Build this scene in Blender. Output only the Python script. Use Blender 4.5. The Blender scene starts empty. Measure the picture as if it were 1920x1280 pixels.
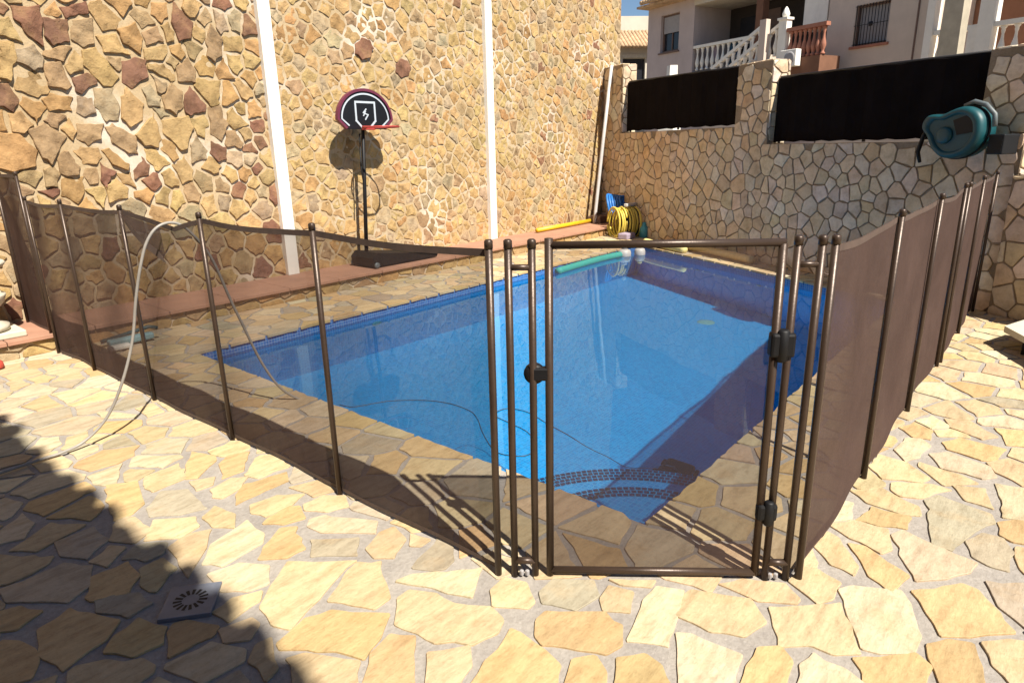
import bpy, bmesh, math, random
from mathutils import Vector, Matrix

random.seed(11)
R = math.radians
scene = bpy.context.scene

# ------------------------------------------------------------------ camera, sky, sun, exposure
cam_data = bpy.data.cameras.new("camera")
cam = bpy.data.objects.new("camera", cam_data)
scene.collection.objects.link(cam)
cam.location = (0, 0, 1.483)
cam.rotation_euler = (R(73.559), R(1.182), R(-50.177))
cam_data.sensor_width = 36
cam_data.lens = 23.177
cam_data.clip_start = 0.05
cam_data.clip_end = 600
scene.camera = cam

SUN = Vector((-0.21, -0.75, 1.0)).normalized()      # direction towards the sun
elev = math.asin(SUN.z)
az = math.atan2(SUN.x, SUN.y)
world = bpy.data.worlds.new("World")
scene.world = world
world.use_nodes = True
wn = world.node_tree
wn.nodes.clear()
sky = wn.nodes.new("ShaderNodeTexSky")
sky.sky_type = 'NISHITA'
sky.sun_disc = False
sky.sun_elevation = elev
sky.sun_rotation = az
sky.altitude = 100
sky.dust_density = 0.0
sky.ozone_density = 4.0
bg = wn.nodes.new("ShaderNodeBackground")
bg.inputs[1].default_value = 0.05
wo = wn.nodes.new("ShaderNodeOutputWorld")
wn.links.new(sky.outputs[0], bg.inputs[0])
wn.links.new(bg.outputs[0], wo.inputs[0])
sl = bpy.data.lights.new("sun", 'SUN')
sl.energy = 5.0
sl.angle = R(0.6)
sl.color = (1.0, 0.93, 0.82)
so = bpy.data.objects.new("sun", sl)
scene.collection.objects.link(so)
so.rotation_euler = (-SUN).to_track_quat('-Z', 'Y').to_euler()
scene.view_settings.view_transform = 'Standard'
scene.view_settings.look = 'None'
scene.view_settings.gamma = 1
scene.view_settings.exposure = 0.98
scene.cycles.transparent_max_bounces = 24
scene.cycles.max_bounces = 8

# ------------------------------------------------------------------ helpers
def origin(o):
    v = Vector((0, 0, 0))
    while o is not None:
        v += o.location
        o = o.parent
    return v

class MB:
    """collects geometry in world coordinates and links it as one mesh object"""
    def __init__(s):
        s.v = []; s.f = []; s.mi = []; s.col = []; s.sm = []
    def add(s, vs, fs, mi=0, col=(1, 1, 1), smooth=False):
        b = len(s.v)
        for p in vs:
            s.v.append(tuple(p)); s.col.append(col)
        for f in fs:
            s.f.append([i + b for i in f]); s.mi.append(mi); s.sm.append(smooth)
        return s
    def box(s, x0, x1, y0, y1, z0, z1, mi=0, col=(1, 1, 1), bev=0.0, fr=None):
        bm = bmesh.new()
        bmesh.ops.create_cube(bm, size=1)
        for v in bm.verts:
            v.co = Vector(((x0 + x1) / 2 + v.co.x * (x1 - x0), (y0 + y1) / 2 + v.co.y * (y1 - y0), (z0 + z1) / 2 + v.co.z * (z1 - z0)))
        if bev > 0:
            bmesh.ops.bevel(bm, geom=bm.edges[:], offset=bev, segments=2, affect='EDGES', profile=0.5)
        bm.verts.index_update()
        vs = [v.co.copy() for v in bm.verts]
        if fr: vs = [fr(*v) for v in vs]
        s.add(vs, [[v.index for v in f.verts] for f in bm.faces], mi, col)
        bm.free()
        return s
    def tube(s, pts, r, n=10, mi=0, col=(1, 1, 1), cap=True):
        pts = [Vector(p) for p in pts]
        rs = r if isinstance(r, (list, tuple)) else [r] * len(pts)
        rings = []
        t0 = (pts[1] - pts[0]).normalized()
        u = t0.orthogonal().normalized()
        for i, p in enumerate(pts):
            if i == 0: t = t0
            elif i == len(pts) - 1: t = (pts[-1] - pts[-2]).normalized()
            else:
                t = (pts[i + 1] - pts[i - 1])
                t = t.normalized() if t.length > 1e-9 else t0
            u = (u - t * u.dot(t))
            u = u.normalized() if u.length > 1e-6 else t.orthogonal().normalized()
            w = t.cross(u)
            rings.append([p + (u * math.cos(2 * math.pi * k / n) + w * math.sin(2 * math.pi * k / n)) * rs[i] for k in range(n)])
        vs = [q for rg in rings for q in rg]
        fs = []
        for i in range(len(rings) - 1):
            for k in range(n):
                a, b = i * n + k, i * n + (k + 1) % n
                fs.append([a, b, b + n, a + n])
        if cap:
            fs.append(list(range(n))[::-1]); fs.append([len(vs) - n + k for k in range(n)])
        return s.add(vs, fs, mi, col, True)
    def lathe(s, prof, base, n=20, mi=0, col=(1, 1, 1), axis=None, ang=2 * math.pi):
        base = Vector(base)
        if axis is None: X, Y, Z = Vector((1, 0, 0)), Vector((0, 1, 0)), Vector((0, 0, 1))
        else:
            Z = Vector(axis).normalized(); X = Z.orthogonal().normalized(); Y = Z.cross(X)
        vs = []
        for r, z in prof:
            for k in range(n):
                a = ang * k / n
                vs.append(base + X * (r * math.cos(a)) + Y * (r * math.sin(a)) + Z * z)
        fs = []
        for i in range(len(prof) - 1):
            for k in range(n):
                a, b = i * n + k, i * n + (k + 1) % n
                fs.append([a, b, b + n, a + n])
        fs.append(list(range(n))[::-1]); fs.append([len(vs) - n + k for k in range(n)])
        return s.add(vs, fs, mi, col, True)
    def prism(s, poly, fr, d0, d1, mi=0, col=(1, 1, 1), smooth=False):
        """poly of (a,b) extruded between depths d0 and d1; fr(a,b,d) -> world"""
        n = len(poly)
        vs = [fr(a, b, d0) for a, b in poly] + [fr(a, b, d1) for a, b in poly]
        fs = [list(range(n))[::-1], [n + k for k in range(n)]]
        for k in range(n):
            fs.append([k, (k + 1) % n, n + (k + 1) % n, n + k])
        return s.add(vs, fs, mi, col, smooth)
    def build(s, name, mats, parent=None, loc=None, fixn=True, autosmooth=None):
        me = bpy.data.meshes.new(name)
        o = bpy.data.objects.new(name, me)
        scene.collection.objects.link(o)
        if parent is not None:
            o.parent = parent
            off = origin(parent)
        else:
            off = Vector(loc) if loc is not None else Vector((0, 0, 0))
            o.location = off
        me.from_pydata([tuple(Vector(p) - off) for p in s.v], [], s.f)
        if not isinstance(mats, (list, tuple)): mats = [mats]
        for m in mats: me.materials.append(m)
        me.polygons.foreach_set('material_index', s.mi)
        me.polygons.foreach_set('use_smooth', s.sm)
        ca = me.color_attributes.new('stone_col', 'FLOAT_COLOR', 'POINT')
        ca.data.foreach_set('color', [c for q in s.col for c in (q[0], q[1], q[2], 1.0)])
        me.update()
        if fixn:
            bm = bmesh.new(); bm.from_mesh(me)
            bmesh.ops.recalc_face_normals(bm, faces=bm.faces[:])
            bm.to_mesh(me); bm.free()
        return o

def tag(o, label, cat, group=None):
    o['label'] = label; o['category'] = cat
    if group: o['group'] = group
    return o
def struct(o):
    o['kind'] = 'structure'
    return o
def thing(name, label, cat, loc, group=None):
    o = bpy.data.objects.new(name, None)
    scene.collection.objects.link(o)
    o.location = loc
    o.empty_display_size = 0.1
    return tag(o, label, cat, group)
def copy_part(o, parent, delta):
    c = o.copy(); scene.collection.objects.link(c)
    c.parent = parent
    c.location = o.location + Vector(delta)
    return c

# ------------------------------------------------------------------ materials
def nodes_of(name):
    m = bpy.data.materials.new(name); m.use_nodes = True
    nt = m.node_tree
    return m, nt, nt.nodes['Principled BSDF'], nt.nodes, nt.links
def coords(nt, scale=(1, 1, 1), rot=(0, 0, 0)):
    g = nt.nodes.new('ShaderNodeNewGeometry')
    mp = nt.nodes.new('ShaderNodeMapping')
    mp.inputs['Scale'].default_value = scale
    mp.inputs['Rotation'].default_value = rot
    nt.links.new(g.outputs['Position'], mp.inputs['Vector'])
    return mp.outputs[0]
def noise(nt, vec, scale, detail=6, rough=0.6):
    n = nt.nodes.new('ShaderNodeTexNoise')
    n.inputs['Scale'].default_value = scale
    n.inputs['Detail'].default_value = detail
    n.inputs['Roughness'].default_value = rough
    nt.links.new(vec, n.inputs['Vector'])
    return n.outputs['Fac']
def ramp(nt, fac, stops):
    r = nt.nodes.new('ShaderNodeValToRGB')
    el = r.color_ramp.elements
    el[0].position, el[0].color = stops[0][0], (*stops[0][1], 1)
    el[1].position, el[1].color = stops[-1][0], (*stops[-1][1], 1)
    for p, c in stops[1:-1]:
        e = el.new(p); e.color = (*c, 1)
    nt.links.new(fac, r.inputs[0])
    return r.outputs[0]
def mixc(nt, a, b, fac, mode='MIX'):
    m = nt.nodes.new('ShaderNodeMix'); m.data_type = 'RGBA'; m.blend_type = mode
    for val, sock in ((a, m.inputs[6]), (b, m.inputs[7]), (fac, m.inputs[0])):
        if isinstance(val, (int, float)): sock.default_value = val
        elif isinstance(val, tuple): sock.default_value = (*val, 1)
        else: nt.links.new(val, sock)
    return m.outputs[2]
def bump(nt, h, dist, strength=1.0, nrm=None):
    b = nt.nodes.new('ShaderNodeBump')
    b.inputs['Distance'].default_value = dist
    b.inputs['Strength'].default_value = strength
    nt.links.new(h, b.inputs['Height'])
    if nrm: nt.links.new(nrm, b.inputs['Normal'])
    return b.outputs[0]
def mathn(nt, op, a, b=None):
    m = nt.nodes.new('ShaderNodeMath'); m.operation = op
    for val, i in ((a, 0), (b, 1)):
        if val is None: continue
        if isinstance(val, (int, float)): m.inputs[i].default_value = val
        else: nt.links.new(val, m.inputs[i])
    return m.outputs[0]

def plain(name, col, rough=0.6, metal=0.0, var=0.12, vscale=8, bmp=0.0, bscale=60, spec=0.5, stain=0.0):
    m, nt, P, N, L = nodes_of(name)
    vec = coords(nt)
    f = noise(nt, vec, vscale)
    dark = tuple(c * (1 - var) for c in col); lite = tuple(min(1, c * (1 + var)) for c in col)
    c = ramp(nt, f, [(0.3, dark), (0.7, lite)])
    if stain > 0:
        f2 = noise(nt, coords(nt, (1, 1, 0.25)), vscale * 0.6, 8, 0.7)
        s = ramp(nt, f2, [(0.5, (0, 0, 0)), (0.75, (1, 1, 1))])
        sb = nt.nodes.new('ShaderNodeRGBToBW'); L.new(s, sb.inputs[0])
        c = mixc(nt, c, tuple(x * 0.55 for x in col), mathn(nt, 'MULTIPLY', sb.outputs[0], stain))
    L.new(c, P.inputs['Base Color'])
    P.inputs['Roughness'].default_value = rough
    P.inputs['Metallic'].default_value = metal
    P.inputs['Specular IOR Level'].default_value = spec
    if bmp > 0:
        L.new(bump(nt, noise(nt, vec, bscale), bmp), P.inputs['Normal'])
    return m

def stone_mat(name, streak_scale, streak_rot, ochre, ochre_amt, bmp, rough=0.75, fine=45, deep=0.62):
    """natural stone: per-stone colour from the mesh, veins and ochre stains on top"""
    m, nt, P, N, L = nodes_of(name)
    at = N.new('ShaderNodeAttribute'); at.attribute_name = 'stone_col'
    v1 = coords(nt, streak_scale, streak_rot)
    st = noise(nt, v1, 5.0, 8, 0.65)
    vec = coords(nt)
    big = noise(nt, vec, 6.0, 5, 0.6)
    fin = noise(nt, vec, fine, 8, 0.7)
    c = mixc(nt, at.outputs['Color'], ramp(nt, st, [(0.3, (deep, deep * 0.92, deep * 0.83)), (0.5, (0.97, 0.95, 0.92)), (0.72, (1.18, 1.17, 1.14))]), 0.75, 'MULTIPLY')
    oc = ramp(nt, big, [(0.5, (0, 0, 0)), (0.72, (1, 1, 1))])
    ob = N.new('ShaderNodeRGBToBW'); L.new(oc, ob.inputs[0])
    c = mixc(nt, c, ochre, mathn(nt, 'MULTIPLY', ob.outputs[0], ochre_amt))
    c = mixc(nt, c, ramp(nt, fin, [(0.28, (0.72, 0.68, 0.64)), (0.5, (1, 1, 1)), (0.8, (1.1, 1.1, 1.1))]), 0.6, 'MULTIPLY')
    L.new(c, P.inputs['Base Color'])
    P.inputs['Roughness'].default_value = rough
    P.inputs['Specular IOR Level'].default_value = 0.25
    b1 = bump(nt, st, bmp)
    b2 = bump(nt, fin, bmp * 0.8, 1.0, b1)
    L.new(b2, P.inputs['Normal'])
    return m

def mortar_mat(name, a, b, spots=0.0, bloom=0.0):
    m, nt, P, N, L = nodes_of(name)
    vec = coords(nt)
    f = noise(nt, vec, 3.5, 8, 0.7)
    g = noise(nt, vec, 60, 6, 0.7)
    c = ramp(nt, f, [(0.35, a), (0.65, b)])
    c = mixc(nt, c, ramp(nt, g, [(0.3, (0.75, 0.74, 0.73)), (0.7, (1.1, 1.1, 1.1))]), 0.8, 'MULTIPLY')
    if spots > 0:
        vo = N.new('ShaderNodeTexVoronoi'); vo.inputs['Scale'].default_value = 26
        L.new(vec, vo.inputs['Vector'])
        s = ramp(nt, vo.outputs['Distance'], [(0.05, (1, 1, 1)), (0.12, (0, 0, 0))])
        sb = N.new('ShaderNodeRGBToBW'); L.new(s, sb.inputs[0])
        c = mixc(nt, c, (0.8, 0.78, 0.74), mathn(nt, 'MULTIPLY', sb.outputs[0], spots))
    if bloom > 0:       # lime bloom in patches
        w = ramp(nt, noise(nt, vec, 0.9, 6, 0.65), [(0.52, (0, 0, 0)), (0.66, (1, 1, 1))])
        wb = N.new('ShaderNodeRGBToBW'); L.new(w, wb.inputs[0])
        c = mixc(nt, c, (0.66, 0.60, 0.52), mathn(nt, 'MULTIPLY', wb.outputs[0], bloom))
    L.new(c, P.inputs['Base Color'])
    P.inputs['Roughness'].default_value = 0.9
    P.inputs['Specular IOR Level'].default_value = 0.15
    L.new(bump(nt, g, 0.004, 1.0, bump(nt, f, 0.01)), P.inputs['Normal'])
    return m

def mosaic_mat(name, cols, grout, pitch, line=0.1, rough=0.25):
    """glass mosaic: square tiles on whichever faces, colour differing tile by tile"""
    m, nt, P, N, L = nodes_of(name)
    geo = N.new('ShaderNodeNewGeometry')
    sp = N.new('ShaderNodeSeparateXYZ'); L.new(geo.outputs['Position'], sp.inputs[0])
    sn = N.new('ShaderNodeSeparateXYZ'); L.new(geo.outputs['True Normal'], sn.inputs[0])
    g = None
    for i in range(3):
        fr = mathn(nt, 'FRACT', mathn(nt, 'DIVIDE', sp.outputs[i], pitch))
        ln = mathn(nt, 'LESS_THAN', fr, line)
        ok = mathn(nt, 'LESS_THAN', mathn(nt, 'ABSOLUTE', sn.outputs[i]), 0.8)
        ln = mathn(nt, 'MULTIPLY', ln, ok)
        g = ln if g is None else mathn(nt, 'MAXIMUM', g, ln)
    sc = N.new('ShaderNodeVectorMath'); sc.operation = 'DIVIDE'
    sc.inputs[1].default_value = (pitch, pitch, pitch); L.new(geo.outputs['Position'], sc.inputs[0])
    fl = N.new('ShaderNodeVectorMath'); fl.operation = 'FLOOR'; L.new(sc.outputs[0], fl.inputs[0])
    wnz = N.new('ShaderNodeTexWhiteNoise'); L.new(fl.outputs[0], wnz.inputs['Vector'])
    tile = ramp(nt, wnz.outputs['Value'], [(0.0, cols[0]), (0.5, cols[1]), (1.0, cols[2])])
    c = mixc(nt, tile, grout, g)
    L.new(c, P.inputs['Base Color'])
    P.inputs['Roughness'].default_value = rough
    return m

def mesh_mat(name, col, trans):
    """woven safety net: open area shrinks as threads overlap at a slant"""
    m, nt, P, N, L = nodes_of(name)
    N.remove(P)
    out = N['Material Output']
    geo = N.new('ShaderNodeNewGeometry')
    dt = N.new('ShaderNodeVectorMath'); dt.operation = 'DOT_PRODUCT'
    L.new(geo.outputs['Normal'], dt.inputs[0]); L.new(geo.outputs['Incoming'], dt.inputs[1])
    cs = mathn(nt, 'MAXIMUM', mathn(nt, 'ABSOLUTE', dt.outputs['Value']), 0.06)
    tr = mathn(nt, 'POWER', trans, mathn(nt, 'POWER', mathn(nt, 'DIVIDE', 1.0, cs), 1.15))
    vec = coords(nt)
    c = ramp(nt, noise(nt, vec, 3.0, 6, 0.7), [(0.3, tuple(x * 0.85 for x in col)), (0.7, tuple(x * 1.15 for x in col))])
    c = mixc(nt, c, ramp(nt, noise(nt, vec, 260, 2, 0.6), [(0.3, (0.7, 0.7, 0.7)), (0.7, (1.25, 1.25, 1.25))]), 0.7, 'MULTIPLY')
    di = N.new('ShaderNodeBsdfDiffuse'); L.new(c, di.inputs[0])
    L.new(bump(nt, noise(nt, coords(nt, (1.2, 1.2, 0.5), (0.5, 0.4, 0)), 4.0, 3, 0.6), 0.02, 0.6), di.inputs['Normal'])
    tl = N.new('ShaderNodeBsdfTranslucent'); L.new(c, tl.inputs[0])
    m1 = N.new('ShaderNodeMixShader'); m1.inputs[0].default_value = 0.15
    L.new(di.outputs[0], m1.inputs[1]); L.new(tl.outputs[0], m1.inputs[2])
    tp = N.new('ShaderNodeBsdfTransparent')
    m2 = N.new('ShaderNodeMixShader'); L.new(tr, m2.inputs[0])
    L.new(m1.outputs[0], m2.inputs[1]); L.new(tp.outputs[0], m2.inputs[2])
    L.new(m2.outputs[0], out.inputs[0])
    return m

def water_mat(name):
    m, nt, P, N, L = nodes_of(name)
    N.remove(P)
    out = N['Material Output']
    gl = N.new('ShaderNodeBsdfGlass')
    gl.inputs['IOR'].default_value = 1.33
    gl.inputs['Roughness'].default_value = 0.0
    gl.inputs['Color'].default_value = (0.72, 0.97, 1.0, 1)
    L.new(gl.outputs[0], out.inputs[0])
    return m

def tile_roof_mat(name, col, period, axis_rot):
    m, nt, P, N, L = nodes_of(name)
    vec = coords(nt)
    c = ramp(nt, noise(nt, vec, 4, 8, 0.7), [(0.3, tuple(x * 0.6 for x in col)), (0.7, tuple(min(1, x * 1.3) for x in col))])
    L.new(c, P.inputs['Base Color']); P.inputs['Roughness'].default_value = 0.85
    L.new(bump(nt, noise(nt, vec, 30), 0.01), P.inputs['Normal'])
    return m

M = dict(
    pave=stone_mat('paving_flagstone', (1.0, 4.2, 1.0), (0, 0, R(38)), (0.46, 0.28, 0.11), 0.32, 0.005, 0.8, 38),
    pave_mortar=mortar_mat('paving_mortar', (0.285, 0.258, 0.232), (0.385, 0.350, 0.305), 0.12),
    wallst=stone_mat('wall_fieldstone', (1.6, 1.0, 1.2), (0, R(30), 0), (0.38, 0.24, 0.11), 0.45, 0.016, 0.85, 26, 0.45),
    wallmo=mortar_mat('wall_mortar', (0.42, 0.305, 0.170), (0.50, 0.390, 0.245), 0.0, 0.7),
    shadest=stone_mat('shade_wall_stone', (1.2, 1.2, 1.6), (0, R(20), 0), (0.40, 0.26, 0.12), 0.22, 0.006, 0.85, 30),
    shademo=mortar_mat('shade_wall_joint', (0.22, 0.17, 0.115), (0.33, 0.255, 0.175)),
    mosaic=mosaic_mat('pool_mosaic', ((0.003, 0.25, 0.58), (0.004, 0.30, 0.66), (0.008, 0.35, 0.74)), (0.05, 0.43, 0.76), 0.0255, 0.12),
    lip=mosaic_mat('pool_rim_mosaic', ((0.016, 0.096, 0.336), (0.024, 0.136, 0.400), (0.040, 0.176, 0.440)), (0.240, 0.336, 0.496), 0.0255, 0.12),
    nosing=mosaic_mat('step_nosing_mosaic', ((0.01, 0.02, 0.10), (0.015, 0.03, 0.14), (0.02, 0.03, 0.12)), (0.55, 0.6, 0.72), 0.042, 0.16),
    water=water_mat('pool_water'),
    net=mesh_mat('safety_net', (0.088, 0.059, 0.050), 0.62),
    hem=plain('net_hem', (0.089, 0.059, 0.046), 0.8, 0, 0.2, 20),
    post=plain('brown_tube', (0.056, 0.036, 0.025), 0.38, 0.35, 0.15, 12, 0.0006, 90),
    black=plain('black_plastic', (0.006, 0.006, 0.007), 0.55, 0, 0.2, 20, 0, 60, 0.3),
    screen=plain('black_screen_cloth', (0.008, 0.006, 0.006), 0.95, 0, 0.3, 3, 0.001, 120, 0.05),
    white=plain('white_paint', (0.78, 0.75, 0.68), 0.6, 0, 0.05, 5, 0.001, 30, 0.3, 0.25),
    cream=plain('cream_render', (0.533, 0.488, 0.407), 0.85, 0, 0.06, 2, 0.002, 60, 0.2, 0.2),
    mauve=plain('pale_house_render', (0.488, 0.414, 0.392), 0.85, 0, 0.06, 2, 0.002, 60, 0.2, 0.25),
    buff=plain('buff_house_render', (0.562, 0.474, 0.400), 0.85, 0, 0.06, 2, 0.002, 60, 0.2, 0.25),
    brownwall=plain('brown_render', (0.178, 0.089, 0.056), 0.85, 0, 0.12, 4, 0.002, 60, 0.2),
    recess_shade=plain('shade_toned_recess_wall', (0.035, 0.026, 0.022), 0.9, 0, 0.2, 3),  # shade of the balcony recess is put into this dark colour
    terracotta=plain('terracotta', (0.348, 0.148, 0.096), 0.75, 0, 0.14, 6, 0.001, 50, 0.3),
    ledge=plain('pink_ledge_tile', (0.370, 0.200, 0.133), 0.7, 0, 0.12, 5, 0.0015, 40, 0.3, 0.35),
    rooft=tile_roof_mat('clay_roof_tile', (0.50, 0.34, 0.20), 0.2, 0),
    earth=plain('dry_earth', (0.222, 0.170, 0.111), 0.95, 0, 0.25, 1.5, 0.01, 8),
    glass=plain('window_glass', (0.02, 0.022, 0.028), 0.12, 0, 0.1, 2),
    shutter=plain('grey_shutter', (0.311, 0.296, 0.296), 0.6, 0, 0.08, 8),
    frame=plain('brown_window_frame', (0.148, 0.089, 0.067), 0.6, 0, 0.1, 8),
    iron=plain('black_iron', (0.02, 0.018, 0.018), 0.5, 0.5, 0.2, 10),
    conc=plain('concrete_pole', (0.407, 0.363, 0.281), 0.9, 0, 0.12, 4, 0.003, 30, 0.2, 0.3),
    stainless=plain('drain_steel', (0.17, 0.185, 0.225), 0.45, 0.15, 0.12, 20, 0.0004, 200),
    hose=plain('grey_hose', (0.266, 0.244, 0.215), 0.45, 0, 0.1, 30),
    cable=plain('dark_cable', (0.022, 0.037, 0.059), 0.5, 0, 0.1, 30),
    teal=plain('teal_plastic', (0.003, 0.060, 0.072), 0.5, 0, 0.12, 10),
    tealfoam=plain('teal_foam', (0.022, 0.281, 0.244), 0.7, 0, 0.1, 20, 0.001, 150),
    tanfoam=plain('tan_foam', (0.78, 0.58, 0.28), 0.8, 0, 0.1, 20, 0.001, 150),
    palefoam=plain('pale_yellow_foam', (0.80, 0.70, 0.30), 0.8, 0, 0.1, 20, 0.001, 150),
    yellow=plain('yellow_plastic', (0.629, 0.385, 0.015), 0.45, 0, 0.08, 20),
    yhose=plain('yellow_hose', (0.592, 0.459, 0.074), 0.5, 0, 0.12, 30),
    blue=plain('blue_plastic', (0.015, 0.148, 0.459), 0.45, 0, 0.12, 20),
    navy=plain('navy_cloth', (0.009, 0.012, 0.026), 0.85, 0, 0.2, 10, 0.003, 20),
    cyan=plain('cyan_plastic', (0.074, 0.333, 0.370), 0.35, 0, 0.1, 20),
    red=plain('red_plastic', (0.459, 0.067, 0.044), 0.5, 0, 0.1, 20),
    rimred=plain('red_rim', (0.407, 0.052, 0.044), 0.45, 0.2, 0.1, 20),
    urn=plain('cast_stone', (0.548, 0.503, 0.400), 0.85, 0, 0.1, 10, 0.002, 60, 0.2, 0.3),
    pipe=plain('grey_white_pipe', (0.459, 0.444, 0.429), 0.5, 0, 0.08, 10),
    greyp=plain('grey_plastic', (0.10, 0.12, 0.125), 0.5, 0, 0.1, 10),
    lightblue=plain('pale_blue_plastic', (0.222, 0.385, 0.414), 0.45, 0, 0.1, 20),
    board=plain('backboard_black', (0.009, 0.009, 0.011), 0.35, 0, 0.1, 10),
    boardred=plain('backboard_trim_red', (0.13, 0.025, 0.05), 0.4, 0, 0.1, 10),
    boardwhite=plain('backboard_line_white', (0.459, 0.503, 0.548), 0.5, 0, 0.05, 10),
    green=plain('green_awning', (0.007, 0.222, 0.163), 0.7, 0, 0.1, 10),
    cloth1=plain('lilac_laundry', (0.296, 0.244, 0.311), 0.9, 0, 0.1, 10),
    cloth2=plain('blue_laundry', (0.022, 0.074, 0.148), 0.9, 0, 0.1, 10),
)

# ------------------------------------------------------------------ stone fields
def clip(poly, nx, ny, c):
    """keep nx*x+ny*y <= c"""
    out = []
    for i in range(len(poly)):
        a, b = poly[i], poly[(i + 1) % len(poly)]
        da, db = nx * a[0] + ny * a[1] - c, nx * b[0] + ny * b[1] - c
        if da <= 0: out.append(a)
        if (da < 0 < db) or (db < 0 < da):
            t = da / (da - db)
            out.append((a[0] + (b[0] - a[0]) * t, a[1] + (b[1] - a[1]) * t))
    return out
def area(p):
    return 0.5 * sum(p[i][0] * p[(i + 1) % len(p)][1] - p[(i + 1) % len(p)][0] * p[i][1] for i in range(len(p)))
def centroid(p):
    return sum(q[0] for q in p) / len(p), sum(q[1] for q in p) / len(p)
def inside(p, x, y):
    r = False
    for i in range(len(p)):
        (x1, y1), (x2, y2) = p[i], p[(i + 1) % len(p)]
        if (y1 > y) != (y2 > y) and x < (x2 - x1) * (y - y1) / (y2 - y1) + x1: r = not r
    return r
def segdist(px, py, a, b):
    dx, dy = b[0] - a[0], b[1] - a[1]
    t = max(0, min(1, ((px - a[0]) * dx + (py - a[1]) * dy) / (dx * dx + dy * dy + 1e-12)))
    return math.hypot(px - a[0] - t * dx, py - a[1] - t * dy)
def poisson(x0, x1, y0, y1, rmin, rmax, rnd, keep=None, seeds=(), rs=None):
    cell = rmax
    grid = {}
    pts = []
    def put(x, y, r, s):
        pts.append((x, y, s)); grid.setdefault((int(x // cell), int(y // cell)), []).append((x, y, r))
    for x, y in seeds: put(x, y, 0.045, True)
    A = (x1 - x0) * (y1 - y0)
    for _ in range(int(A / (rmin * rmin) * 14)):
        x, y = rnd.uniform(x0, x1), rnd.uniform(y0, y1)
        r = rmin + (rmax - rmin) * rnd.random() ** 1.3
        if rs: r *= rs(x, y)
        if keep and not keep(x, y): continue
        gx, gy = int(x // cell), int(y // cell)
        ok = True
        for i in (-1, 0, 1):
            for j in (-1, 0, 1):
                for (a, b, q) in grid.get((gx + i, gy + j), ()):
                    if (a - x) ** 2 + (b - y) ** 2 < (0.5 * (r + q)) ** 2: ok = False; break
                if not ok: break
            if not ok: break
        if ok: put(x, y, r, False)
    return pts
def voronoi(pts, gap, reach, ghost=0.035):
    """cells shrunk by half the joint"""
    cell = reach
    grid = {}
    for i, p in enumerate(pts): grid.setdefault((int(p[0] // cell), int(p[1] // cell)), []).append(i)
    out = []
    for i, p in enumerate(pts):
        if p[2]: out.append(None); continue
        x, y = p[0], p[1]
        gx, gy = int(x // cell), int(y // cell)
        nb = [j for a in (-1, 0, 1) for b in (-1, 0, 1) for j in grid.get((gx + a, gy + b), ()) if j != i]
        nb.sort(key=lambda j: (pts[j][0] - x) ** 2 + (pts[j][1] - y) ** 2)
        s = reach * 0.9
        poly = [(x - s, y - s), (x + s, y - s), (x + s, y + s), (x - s, y + s)]
        for j in nb[:40]:
            dx, dy = pts[j][0] - x, pts[j][1] - y
            d = math.hypot(dx, dy)
            if d < 1e-6: continue
            g = gap * (0.7 + 0.6 * ((i * 7 + j * 7) % 13) / 13)
            if pts[j][2]: lim = max(d * 0.45, d - ghost - g * 0.8)
            else: lim = d / 2 - g / 2
            poly = clip(poly, dx / d, dy / d, (dx * x + dy * y) / d + lim)
            if len(poly) < 3: break
        out.append(poly if len(poly) >= 3 else None)
    return out
def roughen(poly, step, jit, rnd, cut=0.22):
    if area(poly) < 0: poly = poly[::-1]
    pts = []
    n = len(poly)
    for i in range(n):
        a, b = poly[i], poly[(i + 1) % n]
        L = math.hypot(b[0] - a[0], b[1] - a[1])
        if L < 1e-5: continue
        k = max(1, int(L / step))
        nx, ny = (b[1] - a[1]) / L, -(b[0] - a[0]) / L
        for q in range(k):
            t = (q + (0 if q == 0 else rnd.uniform(-0.2, 0.2))) / k
            j = -abs(rnd.gauss(0, jit)) if q else 0
            pts.append((a[0] + (b[0] - a[0]) * t + nx * j, a[1] + (b[1] - a[1]) * t + ny * j))
    out = []
    n = len(pts)
    for i in range(n):
        a, b = pts[i], pts[(i + 1) % n]
        out.append((a[0] * (1 - cut) + b[0] * cut, a[1] * (1 - cut) + b[1] * cut))
        out.append((a[0] * cut + b[0] * (1 - cut), a[1] * cut + b[1] * (1 - cut)))
    return out
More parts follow.
